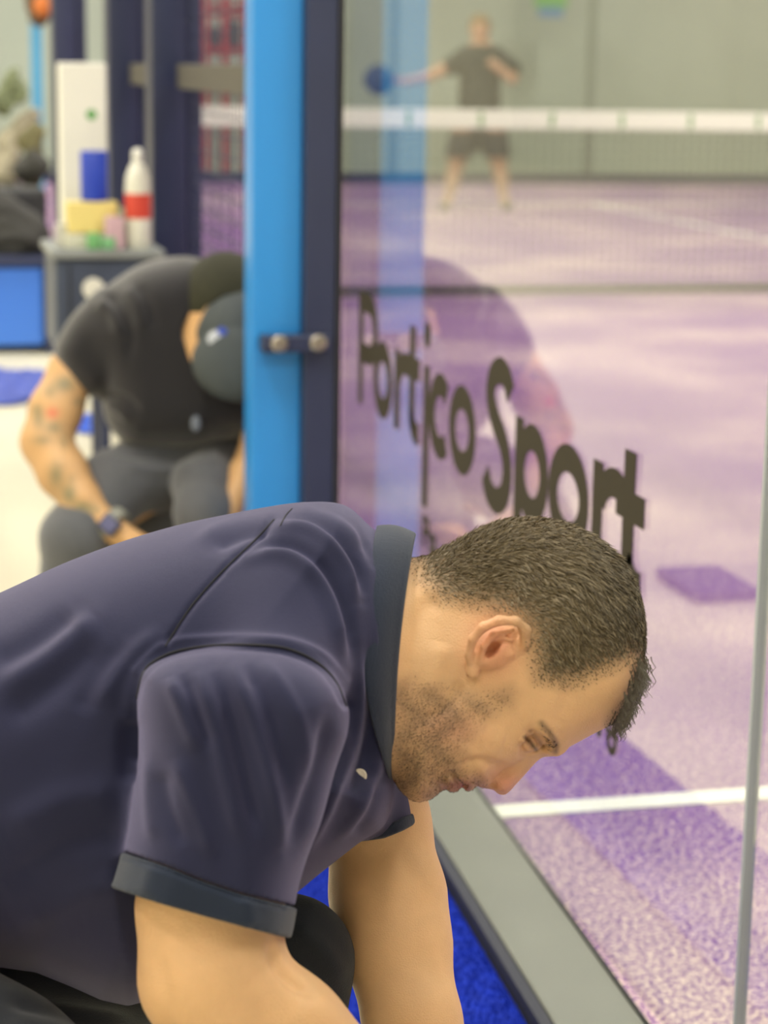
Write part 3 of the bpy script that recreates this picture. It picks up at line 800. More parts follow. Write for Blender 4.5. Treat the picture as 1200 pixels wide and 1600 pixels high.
FOLDS = [
    # sleeve
    (8, 13, [(264, 1055), (285, 1110), (312, 1180)]), (-7, 11, [(282, 1048), (308, 1110), (332, 1180)]),
    (9, 14, [(308, 1040), (332, 1130), (357, 1234), (380, 1330)]), (-9, 12, [(334, 1040), (362, 1130), (386, 1230), (408, 1320)]),
    (9, 12, [(357, 1028), (396, 1124), (429, 1245), (440, 1340)]), (-8, 12, [(384, 1030), (424, 1124), (452, 1240)]),
    (6, 12, [(407, 1026), (445, 1080), (473, 1140), (482, 1220)]), (7, 13, [(272, 1180), (292, 1230), (316, 1290), (330, 1350)]),
    (-7, 14, [(250, 1200), (262, 1260), (290, 1330)]), (6, 12, [(228, 1180), (232, 1250), (240, 1320)]),
    (9, 13, [(537, 1105), (528, 1180), (500, 1256), (470, 1340)]), (-8, 11, [(512, 1110), (500, 1180), (478, 1250), (452, 1330)]),
    # armhole seam and yoke seam
    (-13, 7, [(206, 1180), (208, 1110), (216, 1066), (240, 1036), (275, 1020), (330, 1010), (400, 1009), (450, 1015), (495, 1036), (525, 1068), (540, 1100)], 1),
    (5, 7, [(214, 1050), (262, 1006), (340, 998), (440, 1001), (500, 1022), (538, 1062)], 1),
    (-14, 14, [(204, 1120), (200, 1170), (206, 1230)]),
    (-6, 5, [(428, 812), (400, 842), (350, 890), (300, 946), (262, 1004)], 1),
    # trunk
    (13, 20, [(-20, 1088), (60, 1040), (110, 1000), (156, 962)]), (-10, 20, [(-20, 1040), (60, 1000), (120, 955)]), (-9, 24, [(0, 1130), (90, 1070), (170, 1000)]),
    (8, 16, [(150, 1110), (176, 1060), (210, 1020), (262, 980)]), (-6, 18, [(120, 1120), (150, 1060), (200, 1000)]),
    (8, 26, [(0, 1300), (100, 1250), (190, 1240)]), (-9, 24, [(0, 1390), (110, 1320), (200, 1300)]), (7, 24, [(20, 1450), (120, 1400), (205, 1380)]),
    # shoulder towards the collar
    (12, 13, [(356, 882), (420, 862), (470, 876), (508, 920), (530, 980), (545, 1040)]), (-14, 10, [(372, 872), (440, 850), (492, 872), (528, 925), (546, 985), (556, 1060)]),
    (9, 11, [(300, 846), (352, 822), (410, 808), (440, 812)]), (-8, 10, [(330, 858), (380, 836), (425, 826)]),
    (11, 11, [(420, 822), (470, 822), (512, 846), (545, 893), (560, 950)]), (-12, 9, [(430, 812), (480, 808), (525, 834), (558, 885), (568, 940)]),
    (8, 9, [(450, 795), (500, 796), (540, 815), (570, 860)]), (-8, 7, [(470, 788), (520, 800), (560, 830), (582, 880)]),
    # front below the collar
    (10, 11, [(556, 1000), (562, 1090), (550, 1160), (520, 1240), (480, 1330)]), (-10, 10, [(576, 1020), (582, 1100), (572, 1180), (545, 1250)]),
    (8, 10, [(592, 1150), (585, 1210), (560, 1270), (520, 1320)]), (-8, 10, [(600, 1210), (580, 1270), (550, 1310)]),
]
V = strokes(V, Q, FOLDS, guard=yo)
shirt_o = solid('polo_shirt', V, Q, Z1, SHIRT, man)
SEAM = mat('seam_thread', (.004, .004, .008), .8)
def seam(pts, r=.0011, name='seam'):
    vs_ = [tuple(v.co) for v in shirt_o.data.vertices]; fs_ = [tuple(p.vertices) for p in shirt_o.data.polygons]
    global _bvh
    try: _bvh
    except NameError: _bvh = BVHTree.FromPolygons(vs_, fs_)
    P = []
    for u, v in smooth_line(pts, 8):
        d = Vector(FF+RR*((u-600)/F)+DD*((v-800)/F)).normalized()
        h = _bvh.ray_cast(Vector(CAM), d)
        if h[0] is not None: P.append(h[0]-d*r*.3)
    VV = []; QQ = []; n = 6
    for i, p in enumerate(P):
        t = (P[min(i+1, len(P)-1)]-P[max(i-1, 0)]).normalized(); a = t.orthogonal().normalized() if i == 0 else (a-t*a.dot(t)).normalized(); b = t.cross(a)
        for k in range(n): VV.append(p+(a*math.cos(k*2*math.pi/n)+b*math.sin(k*2*math.pi/n))*r)
        if i:
            for k in range(n): QQ.append(((i-1)*n+k, (i-1)*n+(k+1) % n, i*n+(k+1) % n, i*n+k))
    raw(name, [tuple(q) for q in VV], QQ, SEAM, shirt_o)
seam([(428, 812), (400, 842), (350, 890), (300, 946), (258, 1010)], .0007)
seam([(456, 795), (446, 806), (438, 822)], .0006)
seam([(214, 1090), (224, 1052), (240, 1034), (275, 1018), (330, 1009), (400, 1008), (450, 1014), (495, 1035), (525, 1066), (541, 1104)], .0010)
c = sleeve_clay(4)
c.prism([(p[0], p[1]+2) for p in BAND], 'and'); c.prism(HEM, 'cut')
c.chain([(p[0], p[1], p[2], p[3]+3) for p in near_arm], 0, .85, 'cut')
V, Q = c.mesh(); V = lap(V, Q, 1, .5)
V = strokes(V, Q, [(-5, 4, [(195, 1338), (255, 1357), (320, 1382), (380, 1402), (442, 1417)], 1), (4, 14, [(380, 1400), (395, 1450)]), (4, 14, [(240, 1350), (225, 1400)])])
V = V[:]; 
solid('sleeve_band', V, Q, Z1, RIB, man)
c = Clay(Z1, [(480, 700, 4)], [(1240, 1360, 4)], [(100, 420, 6)])
c.puff(FARSL, 262, 122, 66, 2.1, 30, n=4, grow=2.5)
c.prism([(480, 1300), (555, 1297), (600, 1291), (640, 1272), (690, 1250), (700, 1500), (480, 1500)], 'and'); c.prism(FHEM, 'cut')
V, Q = c.mesh(); solid('sleeve_band', lap(V, Q, 1), Q, Z1, RIB, man)

# collar: folded flap round the neck
def sheet(name, rows, z0, m, parent, thick):
    rows = np.array(rows, float); nr, nc = rows.shape[:2]
    V = rows.reshape(-1, 3).copy(); V[:, 2] = z0*(1+V[:, 2]/F)
    Q = [(i*nc+j, i*nc+j+1, (i+1)*nc+j+1, (i+1)*nc+j) for i in range(nr-1) for j in range(nc-1)]
    o = raw(name, pxn(V), Q, m, parent)
    s = o.modifiers.new('thickness', 'SOLIDIFY'); s.thickness = thick; s.offset = 0
    b = o.modifiers.new('smooth', 'SUBSURF'); b.levels = 1; b.render_levels = 2
    return o
rows = []
for t in np.linspace(0, 1, 9):          # from the fold at the neck (0) to the collar's free edge (1)
    row = []
    for a in np.linspace(-178, 170, 44):
        th = math.radians(a); cs, sn = math.cos(th), math.sin(th)
        down = (1-cs)/2                      # 0 at the nape, 1 at the throat
        u_f = 648-36*down**.8-6*math.sin(math.pi*down); v_f = 1020-186*cs
        u_e = 588-25*math.sin(math.pi*down)+22*down**3; v_e = 1018-195*cs+8*down
        s_f = 176*sn; s_e = 226*sn
        bulge = math.sin(math.pi*t)*8
        row.append((u_f+(u_e-u_f)*t+(4 if t == 0 else 0), v_f+(v_e-v_f)*t-bulge*cs*.8, s_f+(s_e-s_f)*t+bulge*sn))
    rows.append(row)
inner = []
for (u, v, s) in rows[0]: inner.append((u-10, 1018+(v-1018)*.95, s*.95))
inner2 = [(u-55, 1018+(v-1018)*.93, s*.93) for (u, v, s) in rows[0]]
sheet('collar', [inner2, inner]+rows, Z1, RIB, man, .0022)
# placket with its button
pl = Clay(Z1, [(530, 620, 3)], [(1170, 1330, 3)], [(-160, 0, 4)])
pl.chain([(590, 1195, -118, 16), (572, 1235, -120, 16), (545, 1300, -120, 15)], 6, .35)
V, Q = pl.mesh(); 
def wpt(u, v, s): return Vector(px(u, v, Z1*(1+s/F)))
b0 = wpt(562, 1212, -150)
MB().lathe(b0, [(.0045, -.001), (.005, .0), (.005, .0012), (.0042, .0018), (.003, .0013)], 20, Vector(-FF)).build('button', mat('pearl_button', (.6, .52, .42), .25), man, True)

# trousers
c = Clay(Z1, [(-580, 620, 9)], [(1180, 2720, 9)], [(-480, 480, 9)])
c.chain([(-210, 1370, 0, 165), (-330, 1500, 0, 214)], 30, 1.36)
c.chain(near_leg, 36); c.chain(far_leg, 36)
c.prism([(-700, 1000), (700, 1000), (700, 1395), (300, 1395), (100, 1400), (-120, 1400), (-200, 1300), (-300, 1240), (-700, 1200)], 'cut')
V, Q = c.mesh(); V = lap(V, Q, 2)
V = strokes(V, Q, [(-12, 14, [(0, 1560), (100, 1580), (215, 1600)]), (10, 22, [(0, 1600), (200, 1650)]), (8, 16, [(450, 1440), (500, 1480), (540, 1540)])])
solid('trousers', V, Q, Z1, TROUS, man)
# shoes on the floor
for s_, uv in ((-1, (-500, 2600, -165)), (1, (430, 2315, 190))):
    c = Clay(Z1, [(uv[0]-230, uv[0]+230, 9)], [(uv[1]-130, uv[1]+130, 9)], [(uv[2]-120, uv[2]+120, 9)])
    c.chain([(uv[0]-60, uv[1]-30, uv[2], 62), (uv[0]+60, uv[1]+10, uv[2], 60), (uv[0]+140, uv[1]+28, uv[2], 44)], 20, .8)
    V, Q = c.mesh(); solid('shoe', V, Q, Z1, M['black'], man)

# ------------------------------------------------------------------ the crouching man behind the posts
Z2 = 4.25
TEE = mat('black_tee', (.010, .009, .011), .8, 0, .2, .1, 10, .2, 500, sheen=.45)
GREYT = mat('grey_work_trousers', (.085, .088, .098), .8, 0, .25, .12, 12, .2, 400, sheen=.3)
CAPM = mat('cap_grey', (.055, .065, .068), .7, 0, .3, .05, 40)
CAPD = mat('cap_mesh_olive', (.022, .022, .010), .8, 0, .3, .1, 60)
SKIN2 = mat('skin_two', (.5, .3, .18), .5, 0, .4, .04, 20, attr='pigment', sss=.05)
cl = Clay(Z2, [(0, 560, 4)], [(390, 960, 4)], [(-190, 160, 5)])
cl.ell((352, 505, -45), (70, 92, 72), -.15, 10)
cl.ell((318, 545, -62), (36, 52, 40), -.2, 14)
cl.ell((338, 592, -100), (10, 12, 10), 0, 8)                     # nose, pointing down
cl.chain([(278, 487, -30, 5), (270, 478, -34, 6), (269, 496, -38, 6), (276, 510, -40, 5)], 3)   # ear
cl.ell((278, 494, -34), (12, 20, 8), 0, 4)
cl.chain([(330, 500, -10, 55), (290, 470, 40, 60)], 20)
cl.chain([(290, 480, 50, 66), (300, 640, 80, 60), (320, 720, 100, 55)], 30)
arm = [(168, 520, 0, 26), (112, 580, -10, 36), (88, 640, -25, 42), (72, 690, -40, 40)]
fore = [(72, 690, -40, 40), (98, 738, -62, 40), (128, 782, -84, 31), (168, 822, -100, 21), (188, 835, -105, 20)]
cl.chain(arm, 10); cl.chain(fore, 10)
cl.chain([(420, 500, 20, 34), (425, 610, -10, 34), (412, 680, -30, 32), (385, 740, -60, 26), (352, 806, -90, 19), (330, 832, -100, 18)], 12)
for bx, by, sg in ((190, 836, 1), (330, 834, -1)):
    cl.chain([(bx, by, -105, 19), (bx+22*sg, by+14, -110, 21)], 6, .8)
    for k, (dv, L) in enumerate(((-10, 30), (-2, 35), (7, 33), (15, 26))):
        cl.chain([(bx+26*sg, by+14+dv, -112, 7), (bx+(26+L*.6)*sg, by+18+dv, -116, 6.5), (bx+(24+L)*sg, by+30+dv, -112, 5.5)], 2)
    cl.chain([(bx+8*sg, by+6, -122, 8), (bx+26*sg, by+16, -136, 7), (bx+38*sg, by+28, -136, 6)], 3)
cl.chain([(320, 735, 70, 46), (240, 755, 30, 40), (120, 830, -80, 40), (110, 868, -60, 30), (150, 872, 60, 30), (200, 872, 140, 26)], 16)
cl.chain([(340, 735, 70, 46), (330, 755, 10, 38), (318, 790, -70, 36), (320, 860, -40, 30), (325, 872, 100, 26)], 16)
V, Q = cl.mesh(); V = lap(V, Q, 1)
x, y, z = V.T
base = np.tile(np.array([.56, .33, .15]), (len(V), 1))
def blot2(c, r, col, k):
    global base
    g = np.exp(-(((x-c[0])/r[0])**2+((y-c[1])/r[1])**2))[:, None]*k
    base = base*(1-g)+np.array(col)*g
ink = (.13, .15, .09)
for c_, r_, k_ in (((100, 600), (18, 13), .8), ((78, 612), (10, 10), .6), ((122, 628), (9, 7), .5), ((60, 655), (9, 16), .7), ((84, 668), (14, 10), .7), ((66, 688), (16, 8), .6), ((100, 690), (8, 14), .5), ((58, 640), (8, 9), .6),
                   ((88, 742), (12, 22), .75), ((108, 772), (12, 16), .85), ((128, 792), (16, 9), .85), ((145, 797), (12, 7), .6), ((112, 748), (7, 8), .4)): blot2(c_, r_, ink, k_)
blot2((82, 645), (9, 8), (.62, .12, .07), .85); blot2((272, 489), (10, 20), (.60, .12, .07), .8)
sd = np.clip((-(x-300)/10+(470-y)/30), 0, 1)[:, None]*0
man2 = solid('person', V, Q, Z2, SKIN2, None, base)
tag(man2, 'crouching man in black t-shirt and grey cap with tattooed arm, beyond blue post', 'person')
# t-shirt
c = Clay(Z2, [(60, 560, 3.5)], [(385, 740, 3.5)], [(-150, 190, 5)])
BODY2 = [(118, 520), (150, 465), (187, 432), (232, 408), (290, 400), (340, 412), (400, 420), (450, 450), (462, 560), (460, 670), (440, 690), (383, 684), (300, 700), (240, 702), (200, 696), (168, 664), (158, 625), (150, 600)]
c.puff(BODY2, 20, 110, 80, 2.2, n=4)
c.puff([(84, 556), (98, 515), (124, 480), (165, 450), (205, 500), (185, 580), (156, 620), (112, 604)], -8, 60, 46, 2.1, 14, n=4)
c.chain([(415, 480, 10, 48), (425, 560, 0, 42)], 16)
c.cap((325, 520, -60), (300, 500, 20), 46, 56, 0, op='cut')
V, Q = c.mesh(); V = lap(V, Q, 1)
V = strokes(V, Q, [(7, 9, [(150, 470), (175, 490), (190, 530)]), (-6, 8, [(165, 455), (185, 480), (205, 520), (200, 570)]), (-5, 8, [(215, 440), (235, 480), (240, 520)]), (6, 9, [(195, 445), (215, 480), (222, 520)]),
                   (6, 7, [(160, 630), (185, 640), (205, 660)]), (-5, 6, [(165, 615), (195, 622), (220, 645)])])
ts = solid('t_shirt', V, Q, Z2, TEE, man2)
lg = MB(); lg.ell(px(306, 662, Z2*(1-84/F)), (.010, .005, .017), sub=2).build('shirt_print', mat('print_grey', (.16, .18, .22), .7), ts)
# trousers
c = Clay(Z2, [(20, 470, 4)], [(650, 960, 4)], [(-170, 190, 5)])
c.ell((305, 735, 60), (150, 74, 80), 0, 16); c.ell((260, 830, 90), (90, 90, 60), 0, 10)
c.chain([(260, 730, 40, 62), (180, 760, -20, 58), (116, 842, -80, 54), (108, 900, -60, 44), (150, 908, 60, 40), (200, 908, 130, 34)], 14)
c.chain([(340, 730, 40, 56), (322, 760, -40, 50), (318, 800, -86, 45), (322, 890, -50, 40), (325, 908, 100, 34)], 14)
c.prism([(0, 500), (600, 500), (600, 668), (383, 668), (300, 678), (200, 672), (0, 680)], 'cut')
V, Q = c.mesh(); V = lap(V, Q, 1)
V = strokes(V, Q, [(-6, 7, [(165, 700), (240, 712), (330, 705)]), (5, 8, [(180, 728), (250, 735), (300, 730)]), (-5, 8, [(140, 740), (160, 790)])])
solid('trousers', V, Q, Z2, GREYT, man2)
# cap: crown, front panel, peak, badge
c = Clay(Z2, [(270, 450, 3)], [(392, 560, 3)], [(-150, 80, 4)])
c.ell((355, 478, -40), (76, 86, 78), -.12, 0)
c.prism([(200, 380), (500, 380), (500, 470), (352, 462), (322, 480), (304, 520), (298, 545), (280, 500), (200, 520)], 'and')
V, Q = c.mesh(); cp = solid('cap', V, Q, Z2, CAPD, man2)
c = Clay(Z2, [(270, 470, 3)], [(420, 620, 3)], [(-170, 60, 4)])
c.ell((372, 520, -58), (76, 84, 84), -.1, 0)
c.prism([(500, 445), (390, 446), (352, 458), (322, 480), (304, 520), (300, 560), (330, 590), (500, 600)], 'and')
V, Q = c.mesh(); solid('cap_front', V, Q, Z2, CAPM, cp)
c = Clay(Z2, [(270, 470, 3)], [(500, 650, 3)], [(-230, 0, 4)])
c.ell((375, 566, -128), (76, 62, 30), .05, 0)
c.ell((378, 560, -84), (90, 66, 34), .05, 4, 'cut')
V, Q = c.mesh(); solid('cap_peak', V, Q, Z2, CAPM, cp)
BAD = mat('badge_white', (.5, .52, .56), .5); BADB = mat('badge_blue', (.02, .06, .4), .5)
for (u, v, r1, m_) in ((338, 530, .017, BAD), (347, 519, .010, BADB), (377, 541, .014, BAD)):
    zz = Z2*(1-144/F)
    MB().lathe(Vector(px(u, v, zz)), [(r1, 0), (r1, .003), (r1*.8, .005)], 18, Vector(-FF)).build('badge', m_, cp)
# watch
Wc = Vector(px(172, 820, Z2*(1-122/F))); ax = (Vector(px(188, 835, Z2*(1-105/F)))-Vector(px(128, 782, Z2*(1-84/F)))).normalized()
wt = MB().lathe(Wc+Vector(FF)*.03, [(.036, -.012), (.038, -.008), (.038, .008), (.036, .012)], 28, ax).build('watch', mat('watch_strap', (.26, .26, .22), .5), None, True)
tag(wt, 'square smartwatch with light strap on the tattooed wrist', 'watch')
WM = Matrix.Translation(Wc-Vector(FF)*.008) @ Matrix(((ax[0], 0, -FF[0], 0), (ax[1], 0, -FF[1], 0), (ax[2], 0, -FF[2], 0), (0, 0, 0, 1)))
t2 = Vector(-FF).cross(ax).normalized(); n2 = ax.cross(t2).normalized()
WM = Matrix(((ax[0], t2[0], n2[0], Wc[0]-FF[0]*.008), (ax[1], t2[1], n2[1], Wc[1]-FF[1]*.008), (ax[2], t2[2], n2[2], Wc[2]-FF[2]*.008), (0, 0, 0, 1)))
MB().box(-.021, .021, -.019, .019, -.006, .006, .005, M=WM).build('watch_case', mat('watch_case', (.03, .03, .05), .3), wt, True)
MB().box(-.015, .015, -.013, .013, .0062, .0072, M=WM).build('watch_screen', mat('watch_screen', (.06, .06, .12), .2, emit=((.3, .3, .5), .12)), wt)

# ------------------------------------------------------------------ the player beyond the net
Z3 = 16.6
sk3 = mat('skin_three', (.52, .31, .19), .55); tee3 = mat('grey_tee', (.030, .036, .032), .8, noise=.2, nscale=8); sho3 = mat('navy_shorts', (.006, .007, .022), .8)
c = Clay(Z3, [(610, 830, 2)], [(15, 345, 2)], [(-30, 30, 2)])
c.ell((750, 44, 0), (15, 20, 16), 0, 2); c.ell((750, 52, -6), (11, 13, 12), 0, 3); c.ell((750, 50, -19), (2.5, 3, 3), 0, 2)
c.ell((735, 46, 0), (3, 5, 3), 0, 1); c.ell((765, 46, 0), (3, 5, 3), 0, 1)
c.chain([(750, 60, 0, 9), (751, 80, 0, 10)], 4)
c.chain([(751, 92, 0, 30), (749, 150, 0, 26), (748, 195, 0, 28)], 10, .7)
c.chain([(722, 92, 0, 13), (700, 105, -4, 11), (672, 118, -8, 8), (640, 126, -12, 6), (632, 127, -12, 7)], 4)
c.chain([(780, 90, 0, 13), (802, 108, -4, 10), (800, 122, -10, 8.5), (775, 104, -20, 6.5), (768, 98, -22, 7)], 4)
c.chain([(728, 200, 0, 22), (715, 245, -2, 14), (708, 280, 0, 11), (700, 312, 0, 6), (697, 321, -5, 6)], 5)
c.chain([(768, 200, 0, 22), (778, 245, -2, 14), (783, 280, 0, 11), (788, 312, 0, 6), (789, 321, -5, 6)], 5)
V, Q = c.mesh(); pl3 = solid('person', V, Q, Z3, sk3)
tag(pl3, 'distant player in grey t-shirt and dark shorts standing behind the net', 'person')
c = Clay(Z3, [(680, 830, 2)], [(70, 215, 2)], [(-34, 34, 2)])
c.chain([(751, 96, 0, 34), (749, 150, 0, 31), (748, 192, 0, 33)], 8, .75)
c.chain([(728, 90, 0, 17), (704, 104, -3, 15)], 6); c.chain([(776, 90, 0, 17), (800, 108, -4, 14)], 6)
c.cap((750, 70, 0), (750, 76, 0), 12, 12, 0, op='cut')
c.prism([(600, 0), (900, 0), (900, 205), (600, 205)], 'and')
V, Q = c.mesh(); s3 = solid('t_shirt', V, Q, Z3, tee3, pl3)
c = Clay(Z3, [(690, 820, 2)], [(180, 260, 2)], [(-34, 34, 2)])
c.chain([(732, 200, 0, 28), (718, 240, -2, 22)], 6); c.chain([(766, 200, 0, 28), (776, 240, -2, 22)], 6)
c.prism([(600, 206), (900, 206), (900, 246), (600, 246)], 'and')
V, Q = c.mesh(); solid('shorts', V, Q, Z3, sho3, pl3)
h3 = Clay(Z3, [(730, 772, 1.5)], [(18, 60, 1.5)], [(-22, 24, 1.5)]); h3.ell((750, 41, 2), (17, 20, 18), 0, 0); h3.ell((750, 56, -12), (18, 20, 16), 0, 2, 'cut')
V, Q = h3.mesh(); solid('hair', V, Q, Z3, mat('short_hair', (.25, .17, .08), .8), pl3)
for u in (694, 792):
    c = Clay(Z3, [(u-20, u+20, 2)], [(308, 336, 2)], [(-26, 16, 2)]); c.chain([(u, 322, 4, 8), (u, 325, -14, 7)], 4); c.prism([(0, 0), (1200, 0), (1200, 330), (0, 330)], 'and')
    V, Q = c.mesh(); solid('shoe', V, Q, Z3, M['black'], pl3)
rc = Vector(px(592, 125, Z3*(1-12/F)))
rk = thing('racket', 'dark blue and black racket held out by the distant player', 'racket')
Rm = Matrix(((RR[0], -FF[0], -DD[0]), (RR[1], -FF[1], -DD[1]), (RR[2], -FF[2], -DD[2])))
a_ = MB().lathe(rc, [(.100, -.019), (.118, -.012), (.120, 0), (.118, .012), (.100, .019)], 32, Vector(-FF)+Vector(RR)*.35).build('head', mat('racket_blue', (.012, .05, .16), .4), rk, True)
MB().cyl(rc+Vector(RR)*.115, Vector(px(640, 127, Z3*(1-12/F))), .022, .016).build('handle', mat('racket_grip', (.35, .12, .16), .6), rk)
MB().lathe(rc-Vector(RR)*.05, [(.072, -.024), (.075, 0), (.072, .024)], 24, Vector(-FF)+Vector(RR)*.35).build('face', M['black'], rk, True)

# something green hanging at the far wall
gw = thing('banner', 'small green banner with blue lower edge on the far grey wall', 'banner')
z = 22.3
def wp(u, v, zz): return px(u, v, zz)
def wbox(name, u0, v0, u1, v1, zz, dep, m, parent=None, bev=0.0):
    """upright box whose front shows at the pixels given, zz metres away, dep metres deep, squared to the court"""
    A = px(u0, v1, zz); B = px(u1, v0, zz)
    return MB().box(A[0], B[0], A[1], A[1]+dep, A[2], B[2], bev).build(name, m, parent)
wbox('cloth', 836, -40, 888, 12, 21.9, .02, mat('banner_green', (.16, .42, .12), .7), gw)
wbox('hem', 842, 12, 882, 26, 21.9, .02, mat('banner_blue', (.10, .24, .46), .7), gw)

# ------------------------------------------------------------------ left background: chest, drinks, bags
def zfloor(v, u=100):
    d = FF+RR*((u-600)/F)+DD*((v-800)/F); return -CAM[2]/d[2]
zb = 5.42
DN = mat('chest_navy', (.045, .06, .10), .5, noise=.08, nscale=6); TOPG = mat('chest_lid', (.22, .24, .24), .5)
ch = thing('tool_chest', 'low navy tool chest behind the crouching man, bottles standing on it', 'chest')
A = px(88, 552, zb); B = px(252, 404, zb); yb = A[1]
MB().box(A[0], B[0], yb, yb+.34, A[2], B[2], .01).build('body', DN, ch)
for xx in (B[0]-.06, B[0]-.16):
    for yy in (yb+.05, yb+.25): MB().box(xx, xx+.03, yy, yy+.03, -.012, A[2], .003).build('leg', M['navy'], ch)
MB().box(A[0]-.01, B[0]+.01, yb-.015, yb+.35, B[2], B[2]+.022, .005).build('lid', TOPG, ch)
MB().lathe((px(145, 450, zb)[0], yb-.001, px(145, 450, zb)[2]), [(.028, 0), (.028, .004), (.025, .006)], 24, (0, -1, 0)).build('label_plate', M['white'], ch)
MB().box(A[0]+.035, A[0]+.04, yb-.004, yb-.0002, A[2]+.02, B[2]-.02).build('seam_strip', M['black'], ch)
ztop = B[2]+.022
def at_top(u, dy=0.12):
    P = px(u, 400, zb); return P[0]+dy*(P[0]-CAM[0])/(P[1]-CAM[1]), yb+dy
MM = 1/ (F/zb)   # metres per pixel there
# tall white box
x, y = at_top(130, .26)
b = MB().box(x-.062, x+.062, y-.04, y+.06, ztop, ztop+.475, .006).build('display_box', M['white'])
tag(b, 'tall white display box with a small green emblem on the chest', 'box')
MB().lathe((x+.02, y-.0402, ztop+.34), [(.014, 0), (.014, .0015), (.006, .0015)], 18, (0, -1, 0)).build('emblem', M['green'], b)
# bottle
x, y = at_top(216, .05)
bt = MB().lathe((x, y, ztop), [(.028, 0), (.033, .007), (.033, .07), (.034, .075), (.034, .155), (.031, .185), (.020, .215), (.013, .222)], 30).build('bottle', mat('bottle_white', (.72, .72, .62), .4), None, True)
tag(bt, 'white plastic bottle with a red band on the navy chest', 'bottle')
MB().lathe((x, y, ztop+.078), [(.0342, 0), (.0348, .002), (.0348, .063), (.0342, .065)], 30).build('label_band', mat('red_label', (.62, .06, .035), .5), bt, True)
MB().lathe((x, y, ztop+.222), [(.014, 0), (.015, .004), (.014, .030), (.008, .036)], 20).build('cap', M['white'], bt, True)
# heap of small packs
def pack(u, dy, w_, d_, h_, z0_, col, lab, cat='box', rz=0., kind='pack'):
    x, y = at_top(u, dy*.62); w_ *= .7; d_ *= .62; h_ *= .7; z0_ = ztop+(z0_-ztop)*.7
    o = MB().box(-w_/2, w_/2, -d_/2, d_/2, 0, h_, .004).build(kind, mat(kind+'_paint', col, .5)); o.location = (x, y, z0_); o.rotation_euler[2] = rz
    tag(o, lab, cat); return o
pack(142, .16, .19, .12, .115, ztop+.055, (.75, .62, .22), 'yellow carton on the chest under the blue tin')
pack(120, .10, .10, .08, .05, ztop, (.60, .60, .48), 'cream packet at the front left of the chest')
pack(160, .16, .18, .14, .05, ztop, (.55, .62, .50), 'pale flat carton under the yellow carton')
pack(178, .05, .07, .06, .12, ztop, (.62, .42, .48), 'pink packet beside the white bottle')
pack(192, .22, .06, .05, .14, ztop, (.48, .66, .50), 'mint green packet behind the white bottle')
pack(145, .03, .05, .04, .06, ztop, (.16, .42, .16), 'small green tub at the front of the chest')
pack(168, .03, .05, .04, .045, ztop, (.22, .52, .25), 'little green packet near the white bottle')
pack(98, .16, .06, .06, .09, ztop, (.5, .5, .45), 'grey packet at the left end of the chest')
x, y = at_top(147, .10)
tn = MB().lathe((x, y, ztop+.12), [(.033, 0), (.036, .003), (.036, .125), (.033, .13), (.012, .131)], 28).build('tin', mat('tin_blue', (.012, .045, .42), .35), None, True)
tag(tn, 'blue cylindrical tin on top of the yellow carton', 'tin')
def settle(o, z0_, mw=None):
    for v in o.data.vertices: v.co.z = max(v.co.z, z0_)
# blue bin in a dark frame, black bag on it
bn = thing('storage_bin', 'bright blue storage bin in a dark frame at the left edge', 'bin')
zz = 8.0
A = px(-40, 548, zz); B = px(68, 416, zz)
MB().box(A[0], B[0], A[1], A[1]+.4, .02, B[2], .012).build('tub', mat('bin_blue', (.055, .20, .74), .4), bn)
MB().box(B[0]+.001, B[0]+.035, A[1]-.02, A[1]+.42, -.01, B[2]+.03, .004).build('frame_side', M['navy'], bn)
MB().box(A[0]-.02, B[0]+.0, A[1]-.02, A[1]+.42, B[2]+.001, B[2]+.03, .004).build('frame_top', M['navy'], bn)
Zs = zz+.2
c = Clay(Zs, [(-90, 90, 3)], [(290, 412, 3)], [(-40, 60, 4)])
c.ell((15, 372, 0), (66, 52, 44), 0, 0); c.ell((-10, 345, 0), (50, 48, 40), 0, 14); c.prism([(-300, 0), (300, 0), (300, 404), (-300, 404)], 'and')
V, Q = c.mesh(); V = strokes(V, Q, [(-5, 6, [(-40, 350), (10, 335), (60, 360)]), (4, 8, [(-30, 380), (30, 370), (70, 390)])])
BT = B[2]+.031
bag = solid('bag', V, Q, Zs, mat('bag_black', (.018, .018, .015), .7, noise=.2, nscale=10)); tag(bag, 'rounded black bag resting on the blue bin', 'bag'); settle(bag, BT)
A = px(-30, 420, 8.6); B = px(74, 296, 8.6)
kc = MB().box(A[0], B[0], A[1], A[1]+.3, -.012, B[2], .02).build('equipment_case', mat('case_black', (.016, .018, .02), .5)); tag(kc, 'black upright equipment case behind the blue storage bin', 'case')
